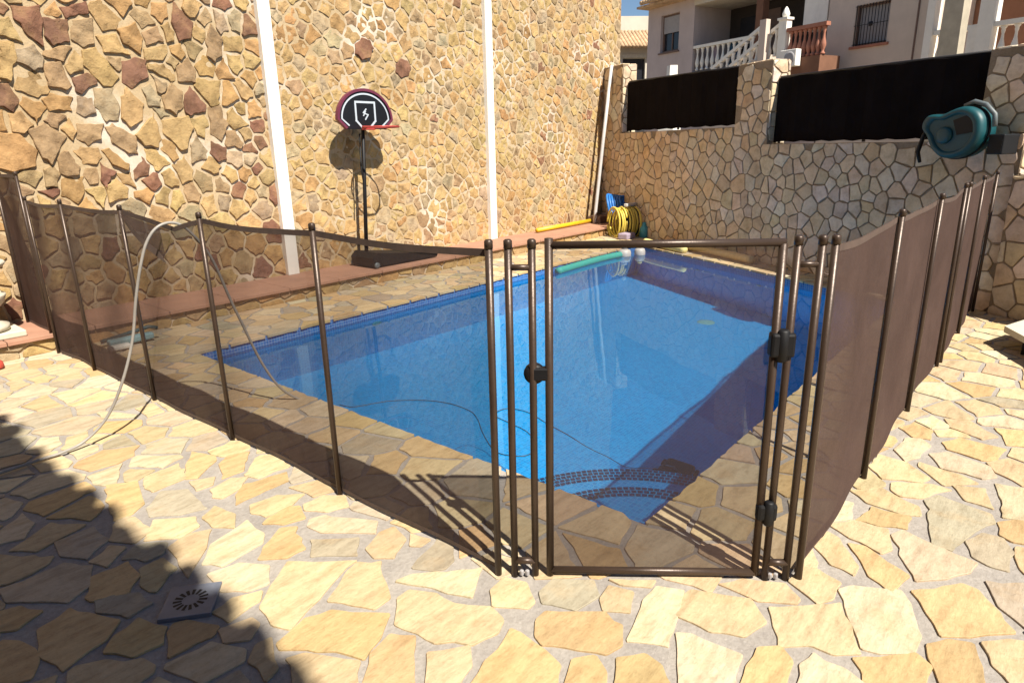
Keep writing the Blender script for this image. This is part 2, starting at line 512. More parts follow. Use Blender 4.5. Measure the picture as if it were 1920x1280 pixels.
def stone(mb, poly, fr, h, bev, col, rnd, mi=1, bulge=0.0, tilt=0.0, rough=0.0, base=-0.01, down=False):
    """a slab of stone: sides, rounded arris, uneven face"""
    n = len(poly)
    cx, cy = centroid(poly)
    R0 = math.sqrt(abs(area(poly)))
    a = rnd.uniform(0, 6.28) if not down else -math.pi / 2 + rnd.gauss(0, 0.7)
    tx, ty = math.cos(a) * tilt, math.sin(a) * tilt
    ph = [rnd.uniform(0, 6.28) for _ in range(4)]
    def hh(x, y):
        u, w = (x - cx) / R0, (y - cy) / R0
        return h + (tx * u + ty * w) + rough * (math.sin(3.1 * u + 5.3 * w + ph[0]) + 0.7 * math.sin(7.1 * u - 4.9 * w + ph[1]) + 0.4 * math.sin(11 * w + 6 * u + ph[2]))
    def ring(inset, dz):
        q = []
        for x, y in poly:
            d = math.hypot(x - cx, y - cy)
            k = max(0.0, 1 - inset / max(d, 1e-4))
            X, Y = cx + (x - cx) * k, cy + (y - cy) * k
            q.append((X, Y, max(base + 0.004, hh(X, Y) + dz)))
        return q
    def ringf(f, dz):
        q = []
        for x, y in poly:
            X, Y = cx + (x - cx) * f, cy + (y - cy) * f
            q.append((X, Y, max(base + 0.004, hh(X, Y) + dz)))
        return q
    rings = [[(x, y, base) for x, y in poly], ring(0, -bev), ring(bev * 0.8, -bev * 0.15)]
    if bulge or rough:
        rings += [ringf(0.62, bulge * 0.6), ringf(0.3, bulge)]
    side = [fr(*q) for rg in rings[:3] for q in rg]
    fs = []
    for i in range(2):
        for k in range(n):
            p, q = i * n + k, i * n + (k + 1) % n
            fs.append([p, q, q + n, p + n])
    mb.add(side, fs, mi, col, False)
    top = rings[2:]
    vs = [fr(*q) for rg in top for q in rg]
    fs = []
    for i in range(len(top) - 1):
        for k in range(n):
            p, q = i * n + k, i * n + (k + 1) % n
            fs.append([p, q, q + n, p + n])
    vs.append(fr(cx, cy, hh(cx, cy) + bulge * 1.05))
    c = len(vs) - 1
    lo = (len(top) - 1) * n
    for k in range(n): fs.append([lo + k, lo + (k + 1) % n, c])
    mb.add(vs, fs, mi, col, True)
def jitter_col(c, rnd, a=0.12):
    k = 1 + rnd.uniform(-a, a)
    return tuple(max(0.01, min(0.9, x * k * (1 + rnd.uniform(-a, a) * 0.3))) for x in c)

PCOL = {'y': (0.505, 0.395, 0.240), 'p': (0.510, 0.425, 0.290), 'o': (0.48, 0.345, 0.180), 'g': (0.38, 0.33, 0.24)}
WCOL = {'y': (0.435, 0.300, 0.135), 'o': (0.41, 0.245, 0.105), 'n': (0.345, 0.235, 0.130), 'g': (0.36, 0.28, 0.175), 'r': (0.225, 0.115, 0.072)}

PAVE_TRACED = [('o',[(0.891,3.253),(0.996,3.182),(0.931,2.955),(0.866,2.903),(0.797,2.906),(0.841,3.094)]),('y',[(1.033,3.173),(1.122,3.21),(1.193,3.133),(1.155,3.042),(1.015,3.028),(1.005,3.093)]),('y',[(1.156,2.975),(1.242,2.93),(1.203,2.875),(1.141,2.878)]),('y',[(1.184,2.822),(1.283,2.849),(1.345,2.809),(1.266,2.741),(1.181,2.716),(1.159,2.756)]),('o',[(1.304,2.743),(1.482,2.7),(1.44,2.619),(1.299,2.624),(1.191,2.609),(1.235,2.683)]),('g',[(0.931,2.886),(1.027,2.987),(1.106,2.91),(1.084,2.689),(0.989,2.734),(0.911,2.812)]),('y',[(1.042,2.611),(1.115,2.661),(1.131,2.54),(1.084,2.444),(1.038,2.523)]),('y',[(1.228,2.549),(1.334,2.53),(1.415,2.45),(1.331,2.417),(1.219,2.417),(1.197,2.488)]),('y',[(0.903,2.759),(1.014,2.648),(0.992,2.572),(0.914,2.552),(0.819,2.635)]),('y',[(0.852,2.5),(0.93,2.542),(1.011,2.497),(0.934,2.396),(0.813,2.262),(0.831,2.369)]),('p',[(0.889,2.296),(0.97,2.386),(1.141,2.442),(1.127,2.299),(1.091,2.25),(0.929,2.228)]),('o',[(1.095,2.208),(1.194,2.273),(1.243,2.229),(1.179,2.083),(1.107,2.085),(1.038,2.157)]),('o',[(1.217,2.387),(1.302,2.397),(1.341,2.369),(1.304,2.275),(1.23,2.307),(1.182,2.368)]),('y',[(1.374,2.361),(1.464,2.362),(1.52,2.29),(1.476,2.207),(1.401,2.247),(1.352,2.322)]),('p',[(1.319,2.235),(1.373,2.207),(1.475,2.013),(1.415,1.949),(1.297,2.121),(1.284,2.196)]),('g',[(1.231,2.099),(1.347,1.969),(1.277,1.887),(1.174,2.009)]),('y',[(1.336,1.882),(1.428,1.923),(1.489,1.913),(1.459,1.817),(1.361,1.762),(1.317,1.818)]),('p',[(0.866,2.21),(0.968,2.178),(1.025,2.088),(0.972,1.998),(0.907,2.02),(0.855,2.085)]),('y',[(0.895,1.893),(0.976,1.961),(1.087,2.043),(1.247,1.848),(1.152,1.831),(1.036,1.784),(0.899,1.723),(0.873,1.789)]),('y',[(1.059,1.74),(1.191,1.813),(1.248,1.829),(1.302,1.769),(1.196,1.595),(1.128,1.591)]),('o',[(0.836,1.689),(0.951,1.716),(1.024,1.682),(1.132,1.526),(1.041,1.466),(0.957,1.434),(0.939,1.501),(0.828,1.658)]),('y',[(0.813,1.605),(0.86,1.579),(0.939,1.435),(0.883,1.37),(0.777,1.504)]),('y',[(0.78,1.997),(0.85,2.005),(0.929,1.969),(0.896,1.933),(0.791,1.917)]),('o',[(0.988,1.417),(1.072,1.439),(1.113,1.375),(0.985,1.233),(0.895,1.346)]),('y',[(0.75,1.893),(0.833,1.865),(0.834,1.825),(0.785,1.789),(0.734,1.829)]),('y',[(0.782,1.733),(0.826,1.725),(0.775,1.608),(0.725,1.588),(0.739,1.687)]),('y',[(1.503,1.817),(1.52,1.739),(1.476,1.739),(1.456,1.765)]),('p',[(1.271,1.631),(1.334,1.613),(1.51,1.454),(1.371,1.373),(1.339,1.463)]),('y',[(1.211,1.553),(1.266,1.555),(1.306,1.462),(1.301,1.384),(1.368,1.286),(1.351,1.215),(1.293,1.19),(1.208,1.219),(1.15,1.309),(1.125,1.462)]),('y',[(1.444,1.33),(1.518,1.34),(1.541,1.266),(1.487,1.19),(1.451,1.187),(1.392,1.277)]),('g',[(1.543,1.19),(1.621,1.194),(1.698,1.089),(1.644,1.034),(1.545,1.055),(1.507,1.152)]),('y',[(1.643,1.006),(1.71,1.021),(1.73,0.946),(1.645,0.91),(1.604,0.975)]),('p',[(1.716,0.887),(1.807,0.892),(1.843,0.81),(1.725,0.782),(1.588,0.736),(1.53,0.843),(1.605,0.856)]),('o',[(1.423,1.112),(1.473,1.113),(1.583,0.968),(1.564,0.896),(1.493,0.854),(1.433,0.873),(1.351,1.034),(1.367,1.072)]),('y',[(1.098,1.284),(1.192,1.211),(1.137,1.159),(1.07,1.136),(1.016,1.204)]),('o',[(1.189,1.125),(1.245,1.121),(1.331,1.153),(1.334,1.114),(1.322,1.025),(1.308,0.955),(1.237,0.912),(1.087,1.099)]),('o',[(1.351,0.922),(1.4,0.882),(1.365,0.831),(1.323,0.804),(1.257,0.886)]),('o',[(1.441,0.82),(1.5,0.768),(1.489,0.717),(1.441,0.656),(1.346,0.774)]),('y',[(1.75,1.039),(1.837,0.921),(1.797,0.919),(1.755,0.987)]),('y',[(1.802,0.796),(1.869,0.784),(1.942,0.619),(1.868,0.543),(1.768,0.575),(1.73,0.66),(1.728,0.766)]),('p',[(1.644,0.73),(1.667,0.689),(1.677,0.547),(1.557,0.517),(1.464,0.634)]),('o',[(1.735,0.509),(1.781,0.463),(1.744,0.42),(1.645,0.407),(1.572,0.498),(1.658,0.506)]),('p',[(1.755,0.384),(1.819,0.369),(1.809,0.294),(1.785,0.231),(1.674,0.371)]),('y',[(1.965,0.723),(2.038,0.668),(2.096,0.557),(2.05,0.496),(2.021,0.498),(1.967,0.594)]),('y',[(2.133,0.539),(2.23,0.528),(2.25,0.487),(2.223,0.41),(2.131,0.408),(2.075,0.437)]),('y',[(1.947,0.543),(2.107,0.375),(2.014,0.326),(1.911,0.276),(1.863,0.337),(1.865,0.392),(1.792,0.461)]),('p',[(2.179,0.391),(2.226,0.361),(2.303,0.234),(2.242,0.197),(2.105,0.15),(2.021,0.15),(1.956,0.225),(1.944,0.27),(2.064,0.328)]),('o',[(2.328,0.195),(2.469,0.076),(2.463,0.031),(2.378,-0.029),(2.303,-0.075),(2.203,0.026),(2.151,0.092),(2.245,0.139)]),('g',[(2.539,0.009),(2.607,-0.093),(2.348,-0.107),(2.425,-0.035)]),('o',[(1.879,0.271),(2.004,0.142),(1.974,0.098),(1.886,0.105),(1.79,0.226)]),('o',[(2.071,0.11),(2.129,0.071),(2.157,0.012),(2.068,-0.01),(1.993,-0.029),(1.922,0.06),(2.019,0.096)]),('y',[(2.18,-0.016),(2.242,-0.071),(2.265,-0.112),(2.068,-0.123),(2.044,-0.093),(2.107,-0.048)]),('y',[(2.404,0.535),(2.526,0.527),(2.505,0.479),(2.373,0.388),(2.309,0.384),(2.329,0.462)]),('y',[(2.59,0.532),(2.683,0.462),(2.69,0.354),(2.561,0.317),(2.509,0.34),(2.548,0.442)]),('o',[(2.493,0.44),(2.508,0.385),(2.419,0.236),(2.282,0.262),(2.339,0.337)]),('p',[(2.657,0.322),(2.721,0.296),(2.675,0.172),(2.645,0.059),(2.57,0.075),(2.485,0.13),(2.408,0.204),(2.544,0.27)]),('g',[(2.78,0.091),(2.878,0.056),(2.884,-0.007),(2.799,-0.039),(2.671,-0.038),(2.666,0.016),(2.693,0.064)]),('o',[(2.694,0.458),(2.835,0.433),(2.841,0.3),(2.747,0.301),(2.713,0.383)]),('y',[(2.934,0.534),(3.029,0.435),(2.959,0.296),(2.892,0.275),(2.859,0.339),(2.871,0.454)]),('y',[(3.237,0.528),(3.385,0.523),(3.374,0.406),(3.268,0.301),(3.21,0.324),(3.145,0.459)]),('p',[(3.504,0.473),(3.674,0.46),(3.708,0.398),(3.645,0.352),(3.49,0.37),(3.393,0.41)]),('o',[(3.733,0.299),(3.84,0.241),(3.821,0.059),(3.663,0.086),(3.626,0.135),(3.661,0.268)]),('p',[(3.544,0.329),(3.618,0.263),(3.563,0.103),(3.466,0.069),(3.411,0.114),(3.419,0.263)]),('g',[(3.03,0.27),(3.112,0.233),(3.084,0.157),(3.066,0.052),(3.0,0.035),(2.896,0.09),(2.693,0.131),(2.697,0.196)]),('y',[(3.251,0.196),(3.295,0.09),(3.134,0.049),(3.148,0.141)]),('p',[(3.379,0.056),(3.404,-0.05),(3.11,-0.066),(3.083,0.009)]),('o',[(3.809,0.507),(3.925,0.464),(3.855,0.376),(3.745,0.367),(3.728,0.439)]),('y',[(4.077,0.338),(4.125,0.237),(3.981,0.106),(3.9,0.162),(3.971,0.294)]),('o',[(0.873,3.218),(0.994,3.172),(0.935,2.968),(0.871,2.905),(0.823,2.994)]),('y',[(1.047,3.197),(1.203,3.216),(1.159,3.051),(1.008,3.032),(1.014,3.124)]),('o',[(1.227,3.159),(1.31,3.29),(1.355,3.149),(1.331,3.101),(1.2,2.998),(1.16,3.038)]),('o',[(1.337,3.041),(1.4,3.09),(1.491,3.053),(1.372,2.895),(1.27,2.896)]),('p',[(0.873,3.423),(1.027,3.446),(0.913,3.21),(0.87,3.333)]),('y',[(0.905,3.904),(0.971,4.027),(1.064,4.03),(1.028,3.921),(0.923,3.852)]),('p',[(1.211,4.286),(1.258,4.261),(1.347,4.068),(1.318,4.035),(1.207,4.182)]),('p',[(0.959,5.081),(1.145,5.239),(1.208,5.014),(1.14,4.925),(1.009,4.971)]),('o',[(0.539,2.428),(0.589,2.53),(0.704,2.531),(0.694,2.413),(0.631,2.34),(0.543,2.394)]),('o',[(0.375,2.365),(0.473,2.399),(0.55,2.208),(0.489,2.149),(0.364,2.108),(0.344,2.238)]),('p',[(0.356,2.718),(0.548,2.712),(0.608,2.619),(0.556,2.495),(0.481,2.458),(0.356,2.617)]),('o',[(0.476,2.084),(0.522,2.132),(0.599,2.16),(0.634,2.052),(0.597,1.989),(0.522,2.003)]),('o',[(0.316,2.57),(0.367,2.547),(0.405,2.471),(0.329,2.436),(0.292,2.47)]),('g',[(0.582,2.901),(0.716,2.905),(0.718,2.765),(0.62,2.689),(0.571,2.787)]),('g',[(0.55,2.414),(0.65,2.302),(0.66,2.217),(0.581,2.208),(0.534,2.308)]),('p',[(0.459,3.174),(0.561,3.274),(0.562,3.143),(0.509,3.052),(0.438,3.085)])]
WALL_TRACED = [('r',[(1.894,2.621),(2.08,2.651),(2.078,2.539),(2.049,2.357),(1.965,2.435),(1.9,2.532)]),('r',[(2.101,2.562),(2.27,2.582),(2.245,2.409),(2.127,2.371),(2.089,2.435)]),('r',[(2.24,2.665),(2.43,2.73),(2.427,2.641),(2.271,2.589)]),('n',[(2.3,2.565),(2.461,2.604),(2.434,2.413),(2.352,2.378),(2.281,2.426)]),('r',[(3.185,2.831),(3.323,2.667),(3.286,2.54),(3.181,2.506),(3.146,2.647)]),('o',[(2.988,2.79),(3.126,2.816),(3.099,2.701),(3.042,2.643),(2.973,2.701)]),('o',[(2.653,2.534),(2.805,2.608),(2.844,2.481),(2.808,2.36),(2.687,2.437)]),('r',[(2.651,2.274),(2.754,2.311),(2.843,2.296),(2.834,2.167),(2.689,2.062),(2.622,2.11)]),('n',[(3.447,2.524),(3.514,2.673),(3.601,2.539),(3.572,2.407),(3.499,2.345),(3.436,2.396)]),('y',[(2.344,2.335),(2.454,2.373),(2.512,2.264),(2.586,2.152),(2.521,2.075),(2.45,2.079),(2.337,2.223)]),('g',[(1.868,2.308),(1.986,2.351),(2.029,2.255),(2.005,2.192),(1.951,2.168),(1.857,2.222)]),('y',[(1.793,2.519),(1.855,2.539),(1.911,2.371),(1.772,2.415)]),('y',[(1.759,2.35),(1.856,2.366),(1.843,2.24),(1.776,2.077),(1.71,2.1)]),('n',[(2.022,2.214),(2.154,2.237),(2.199,2.059),(2.154,2.029),(2.041,2.051)]),('r',[(1.696,2.033),(1.757,2.043),(1.801,1.931),(1.747,1.842),(1.667,1.886)]),('o',[(1.624,1.671),(1.753,1.657),(1.846,1.53),(1.812,1.417),(1.662,1.38),(1.573,1.411)]),('n',[(1.826,1.685),(1.944,1.742),(2.082,1.642),(1.936,1.428),(1.883,1.487)]),('y',[(2.591,1.975),(2.643,2.059),(2.756,1.92),(2.727,1.796),(2.617,1.733),(2.562,1.809)]),('y',[(2.907,1.783),(3.156,1.828),(3.182,1.722),(3.093,1.541),(3.039,1.525),(2.913,1.672)]),('n',[(2.414,1.717),(2.478,1.747),(2.639,1.641),(2.638,1.5),(2.555,1.51),(2.451,1.596)]),('y',[(2.657,1.656),(2.845,1.845),(2.865,1.624),(2.828,1.553),(2.72,1.57)]),('n',[(2.195,1.744),(2.391,1.746),(2.341,1.627),(2.247,1.575),(2.173,1.627)]),('g',[(2.373,2.039),(2.531,2.047),(2.541,1.899),(2.522,1.793),(2.425,1.777),(2.367,1.893)]),('o',[(1.975,1.938),(2.041,1.982),(2.187,1.96),(2.162,1.859),(2.01,1.855)]),('g',[(2.236,1.969),(2.344,1.958),(2.345,1.849),(2.263,1.818),(2.214,1.846)]),('o',[(1.993,1.308),(2.155,1.301),(2.133,1.18),(2.075,1.093),(1.972,1.161)]),('r',[(2.588,1.344),(2.67,1.46),(2.728,1.387),(2.691,1.308),(2.583,1.272)]),('n',[(3.369,1.906),(3.49,1.926),(3.539,1.758),(3.46,1.604),(3.36,1.673)]),('y',[(3.564,1.861),(3.619,1.913),(3.77,1.761),(3.609,1.716),(3.551,1.776)]),('g',[(3.147,1.557),(3.213,1.639),(3.298,1.504),(3.27,1.437),(3.131,1.399)]),('r',[(3.357,1.588),(3.487,1.535),(3.472,1.432),(3.393,1.408),(3.332,1.487)]),('n',[(2.952,2.004),(3.052,2.118),(3.131,2.043),(3.119,1.915),(3.041,1.849),(2.958,1.895)]),('g',[(2.78,2.058),(2.855,2.093),(2.925,1.988),(2.905,1.917),(2.811,1.922)]),('o',[(2.35,1.521),(2.411,1.535),(2.538,1.409),(2.521,1.354),(2.418,1.412)]),('y',[(2.94,1.38),(3.063,1.459),(3.119,1.323),(3.097,1.239),(3.005,1.21)]),('n',[(3.125,2.263),(3.239,2.349),(3.29,2.243),(3.266,2.146),(3.122,2.146)]),('o',[(3.504,2.256),(3.595,2.377),(3.68,2.202),(3.529,2.185)]),('y',[(2.325,1.215),(2.423,1.272),(2.499,1.189),(2.478,1.111),(2.33,1.082)]),('r',[(2.317,1.416),(2.42,1.335),(2.325,1.215),(2.3,1.278)]),('n',[(1.88,1.372),(1.946,1.413),(1.978,1.338),(1.947,1.244),(1.869,1.248)]),('o',[(2.563,1.153),(2.669,1.179),(2.717,1.127),(2.662,1.041),(2.562,1.105)]),('r',[(5.47,2.628),(5.412,2.536),(5.303,2.506),(5.225,2.56),(5.237,2.656),(5.328,2.724),(5.432,2.711)]),('r',[(6.061,2.457),(6.006,2.372),(5.899,2.345),(5.822,2.397),(5.831,2.487),(5.919,2.548),(6.022,2.535)])]


# ------------------------------------------------------------------ ground, patio, pool
POOL = [(2.145, 1.11), (7.00, 1.11), (9.02, 5.05), (2.145, 5.05)]
WATER_Z = -0.085
def floor_z(x): return -1.02 - 0.83 * (x - 2.145) / 6.875
PX0, PX1, PY0, PY1 = -3.0, 11.2, -3.5, 6.75      # paved yard

def ring_sheet(mb, outer, inner, z, mi=0):
    vs = [(x, y, z) for x, y in outer] + [(x, y, z) for x, y in inner]
    fs = [[k, (k + 1) % 4, 4 + (k + 1) % 4, 4 + k] for k in range(4)]
    mb.add(vs, fs, mi)

g = MB()
hole = [(1.9, 0.9), (7.2, 0.9), (9.3, 5.3), (1.9, 5.3)]
ring_sheet(g, [(-300, -300), (300, -300), (300, 300), (-300, 300)], hole, -0.06)
struct(g.build('ground', M['earth']))

patio = MB()
ring_sheet(patio, [(PX0, PY0), (PX1, PY0), (PX1, PY1), (PX0, PY1)], POOL, -0.004, 0)
# vertical cut edge of the bedding round the pool
rnd = random.Random(5)
pool_in = lambda x, y: inside(POOL, x, y)
edges = []
for i in range(4):
    a, b = POOL[i], POOL[(i + 1) % 4]
    L = math.hypot(b[0] - a[0], b[1] - a[1])
    edges.append(((b[1] - a[1]) / L, -(b[0] - a[0]) / L, a, b))     # outward normal
def near_traced(x, y, d):
    for c, pl in PAVE_TRACED:
        if abs(x - pl[0][0]) > 0.9 or abs(y - pl[0][1]) > 0.9: continue
        if inside(pl, x, y): return True
        if min(segdist(x, y, pl[k], pl[(k + 1) % len(pl)]) for k in range(len(pl))) < d: return True
    return False
DRAIN = [(0.634, 2.097), (0.74, 2.228), (0.870, 2.118), (0.762, 1.99)]
seeds = []
for c, pl in PAVE_TRACED + [('p', DRAIN)]:
    n = len(pl)
    for i in range(n):       # ghost sites just inside each traced outline keep the loose cells off it
        a, b = pl[i], pl[(i + 1) % n]
        L = math.hypot(b[0] - a[0], b[1] - a[1])
        cx, cy = centroid(pl)
        for q in range(max(1, int(L / 0.06))):
            t = q / max(1, int(L / 0.06))
            x, y = a[0] + (b[0] - a[0]) * t, a[1] + (b[1] - a[1]) * t
            d = math.hypot(cx - x, cy - y)
            seeds.append((x + (cx - x) * 0.035 / max(d, 0.04), y + (cy - y) * 0.035 / max(d, 0.04)))
def keep_pave(x, y):
    if pool_in(x, y): return False
    if x < 2.6 and near_traced(x, y, 0.045): return False
    if x < 8 and near_traced(x, y, 0.045): return False
    return True
pts = poisson(PX0, PX1, PY0, 6.05, 0.11, 0.36, rnd, keep_pave, seeds)
cells = voronoi(pts, 0.020, 0.6, 0.030)
for poly in cells:
    if not poly or abs(area(poly)) < 0.0022: continue
    cx, cy = centroid(poly)
    if min(x for x, y in poly) < PX0 or max(x for x, y in poly) > PX1 or cy < PY0: continue
    # coping stones are cut to the pool edge with a slight overhang
    dmin = max(nx * (cx - a[0]) + ny * (cy - a[1]) for nx, ny, a, b in edges)
    best = max(edges, key=lambda e: e[0] * (cx - e[2][0]) + e[1] * (cy - e[2][1]))
    if dmin < 0.6:
        nx, ny, a, b = best
        ov = 0.018
        poly = clip(poly, -nx, -ny, -(nx * a[0] + ny * a[1]) + ov)
        if len(poly) < 3 or abs(area(poly)) < 0.003: continue
    pr = roughen(poly, 0.045, 0.006, rnd, 0.10)
    k = rnd.random()
    key = 'y' if k < 0.5 else 'p' if k < 0.72 else 'o' if k < 0.88 else 'g'
    stone(patio, pr, lambda x, y, z: (x, y, z), 0.0025, 0.0018, jitter_col(PCOL[key], rnd, 0.15), rnd, 1, 0.0, 0.0010, 0.0006, -0.02)
for c, pl in PAVE_TRACED:
    cx, cy = centroid(pl)
    pl = [(x + (x - cx) * 0.014 / math.hypot(x - cx, y - cy), y + (y - cy) * 0.014 / math.hypot(x - cx, y - cy)) for x, y in pl]
    pr = roughen(pl, 0.04, 0.005, rnd, 0.11)
    stone(patio, pr, lambda x, y, z: (x, y, z), 0.003, 0.0018, jitter_col(PCOL[c], rnd, 0.10), rnd, 1, 0.0, 0.0010, 0.0006, -0.02)
struct(patio.build('patio', [M['pave_mortar'], M['pave']], fixn=False))

# pool basin: walls and floor of blue mosaic, rim course under the coping
basin = MB()
n4 = len(POOL)
for i in range(n4):
    (x0, y0), (x1, y1) = POOL[i], POOL[(i + 1) % n4]
    basin.add([(x0, y0, -0.16), (x1, y1, -0.16), (x1, y1, floor_z(x1)), (x0, y0, floor_z(x0))], [[0, 1, 2, 3]], 0)
    basin.add([(x0, y0, -0.005), (x1, y1, -0.005), (x1, y1, -0.16), (x0, y0, -0.16)], [[0, 1, 2, 3]], 1)
basin.add([(x, y, floor_z(x)) for x, y in POOL], [[0, 1, 2, 3]], 0)
basin_o = struct(basin.build('pool_basin', [M['mosaic'], M['lip']], fixn=False))
M['tile_dark'] = plain('dark_mosaic_tile', (0.012, 0.022, 0.09), 0.3, 0, 0.3, 40)
def arc_step(r, ztop, zbot, tiles):
    mb = MB()
    cx, cy = POOL[0]
    n = 28
    def P(rad, k, z): return (cx + rad * math.cos(math.pi / 2 * k / n), cy + rad * math.sin(math.pi / 2 * k / n), z)
    for k in range(n):
        mb.add([(cx, cy, ztop), P(r - 0.13, k, ztop), P(r - 0.13, k + 1, ztop)], [[0, 1, 2]], 0)
        mb.add([P(r - 0.13, k, ztop), P(r, k, ztop), P(r, k + 1, ztop), P(r - 0.13, k + 1, ztop)], [[0, 1, 2, 3]], 0)
        mb.add([P(r, k, ztop), P(r, k, zbot), P(r, k + 1, zbot), P(r, k + 1, ztop)], [[0, 1, 2, 3]], 0)
    # rows of dark mosaic tiles set along the nosing
    for row in range(tiles):
        r1 = r - 0.005 - row * 0.031; r0 = r1 - 0.0245
        nt_ = int(r1 * math.pi / 2 / 0.031)
        for k in range(nt_):
            a0 = math.pi / 2 * (k + 0.12) / nt_; a1 = math.pi / 2 * (k + 0.92) / nt_
            z = ztop + 0.004
            mb.add([(cx + r0 * math.cos(a0), cy + r0 * math.sin(a0), z), (cx + r1 * math.cos(a0), cy + r1 * math.sin(a0), z),
                    (cx + r1 * math.cos(a1), cy + r1 * math.sin(a1), z), (cx + r0 * math.cos(a1), cy + r0 * math.sin(a1), z)], [[0, 1, 2, 3]], 1)
    return mb.build('step', [M['mosaic'], M['tile_dark'], ], basin_o, fixn=False)
arc_step(1.02, -0.50, -1.2, 4)
arc_step(0.645, -0.29, -0.50, 3)
# water surface: real geometry with very low ripples, refracting the sun onto the basin
wtr = MB(); NU, NV = 90, 60
rr = random.Random(3)
waves = [(rr.uniform(4, 16), rr.uniform(0, 6.28), rr.uniform(0, 6.28)) for _ in range(9)]
def ripple(x, y):
    return sum(0.0011 / k * math.sin(k * (x * math.cos(a) + y * math.sin(a)) + p) for k, a, p in waves)
vs = []
for i in range(NU + 1):
    for j in range(NV + 1):
        u, v = i / NU, j / NV
        y = 1.111 + (5.049 - 1.111) * v
        x1 = 6.999 + (9.018 - 6.999) * v
        x = 2.146 + (x1 - 2.146) * u
        vs.append((x, y, WATER_Z + ripple(x, y)))
wtr.add(vs, [[i * (NV + 1) + j, (i + 1) * (NV + 1) + j, (i + 1) * (NV + 1) + j + 1, i * (NV + 1) + j + 1] for i in range(NU) for j in range(NV)], 0, (1, 1, 1), True)
water_o = struct(wtr.build('water', M['water'], fixn=False))
water_o.cycles.is_caustics_caster = True
sl.cycles.is_caustics_light = True

# fittings in the pool walls
def disc(name, c, axis, r, d, m, label, cat, group=None):
    mb = MB(); mb.lathe([(r, 0), (r, d * 0.6), (r * 0.75, d), (r * 0.2, d)], c, 20, 0, (1, 1, 1), axis)
    o = mb.build(name, m, None, c)
    return tag(o, label, cat, group)
disc('pool_light', (3.93, 5.05, -0.32), (0, -1, 0), 0.06, 0.012, M['cyan'], 'round pale pool light under the waterline below the basketball stand', 'pool light')
disc('floor_drain', (7.05, 3.02, floor_z(7.05)), (0, 0, 1), 0.10, 0.012, M['lightblue'], 'round pale drain cover on the blue pool floor', 'drain')
fn = Vector((-0.889, 0.457, 0))
for k, yy in enumerate((3.75, 2.72)):
    xx = 7.0 + (yy - 1.11) * (2.02 / 3.94)
    disc('water_inlet', (xx, yy, -0.48), fn, 0.035, 0.02, M['white'],
         ('small white water inlet in the far pool wall, nearer the stone corner', 'small white water inlet in the far pool wall, nearer the right fence')[k], 'pool inlet', 'inlets in the far pool wall')

# ------------------------------------------------------------------ left stone wall
LW_Y = 6.70
wl = MB()
wl.box(-1.2, 11.12, LW_Y, LW_Y + 0.3, -0.05, 5.2)
rnd = random.Random(21)
fr_lw = lambda x, z, h: (x, LW_Y - h, z)
def near_w(x, z, d):
    for c, pl in WALL_TRACED:
        if abs(x - pl[0][0]) > 0.8 or abs(z - pl[0][1]) > 0.8: continue
        if inside(pl, x, z) or min(segdist(x, z, pl[k], pl[(k + 1) % len(pl)]) for k in range(len(pl))) < d: return True
    return False
seeds = []
for c, pl in WALL_TRACED:
    cx, cy = centroid(pl)
    for i in range(len(pl)):
        a, b = pl[i], pl[(i + 1) % len(pl)]
        L = math.hypot(b[0] - a[0], b[1] - a[1])
        m_ = max(1, int(L / 0.06))
        for q in range(m_):
            t = q / m_
            x, y = a[0] + (b[0] - a[0]) * t, a[1] + (b[1] - a[1]) * t
            d = math.hypot(cx - x, cy - y)
            seeds.append((x + (cx - x) * 0.03 / max(d, 0.035), y + (cy - y) * 0.03 / max(d, 0.035)))
pts = poisson(-1.2, 11.15, 0.0, 5.2, 0.10, 0.31, rnd, lambda x, z: not near_w(x, z, 0.038), seeds, lambda x, z: 1.0 if x < 4.0 else 0.84)
cells = voronoi(pts, 0.022, 0.5, 0.024)
for poly in cells:
    if not poly or abs(area(poly)) < 0.0018: continue
    cx, cy = centroid(poly)
    poly = clip(poly, 1, 0, 11.12); 
    if len(poly) < 3: continue
    k = rnd.random()
    red = 0.10 if cx < 4 else 0.015
    key = 'r' if k < red else 'n' if k < 0.30 else 'g' if k < 0.46 else 'o' if k < 0.58 else 'y'
    if cx > 4.2 and key == 'n' and rnd.random() < 0.5: key = 'y'
    pr = roughen(poly, 0.035, 0.008, rnd, 0.12)
    h = rnd.uniform(0.006, 0.020) if cx < 4.0 else rnd.uniform(0.002, 0.009)
    stone(wl, pr, fr_lw, h, min(0.007, h * 0.6), jitter_col(tuple(q * (0.90 if cx < 4.0 else 1.0) for q in WCOL[key]), rnd, 0.16), rnd, 1, 0.001, 0.011 if cx < 4.0 else 0.004, 0.0040, -0.01, down=True)
for c, pl in WALL_TRACED:
    cx, cy = centroid(pl)
    pl = [(x + (x - cx) * 0.016 / math.hypot(x - cx, y - cy), y + (y - cy) * 0.016 / math.hypot(x - cx, y - cy)) for x, y in pl]
    pr = roughen(pl, 0.035, 0.008, rnd, 0.12)
    h = rnd.uniform(0.010, 0.024)
    stone(wl, pr, fr_lw, h, 0.008, jitter_col(tuple(q * 0.88 for q in WCOL[c]), rnd, 0.10), rnd, 1, 0.002, 0.013, 0.0055, -0.01, down=True)
wall_left = wl.build('stone_wall', [M['wallmo'], M['wallst']], None, (5, LW_Y, 0), fixn=False)
tag(wall_left, 'tall sunlit wall of protruding golden and red-brown stones on the left', 'wall')
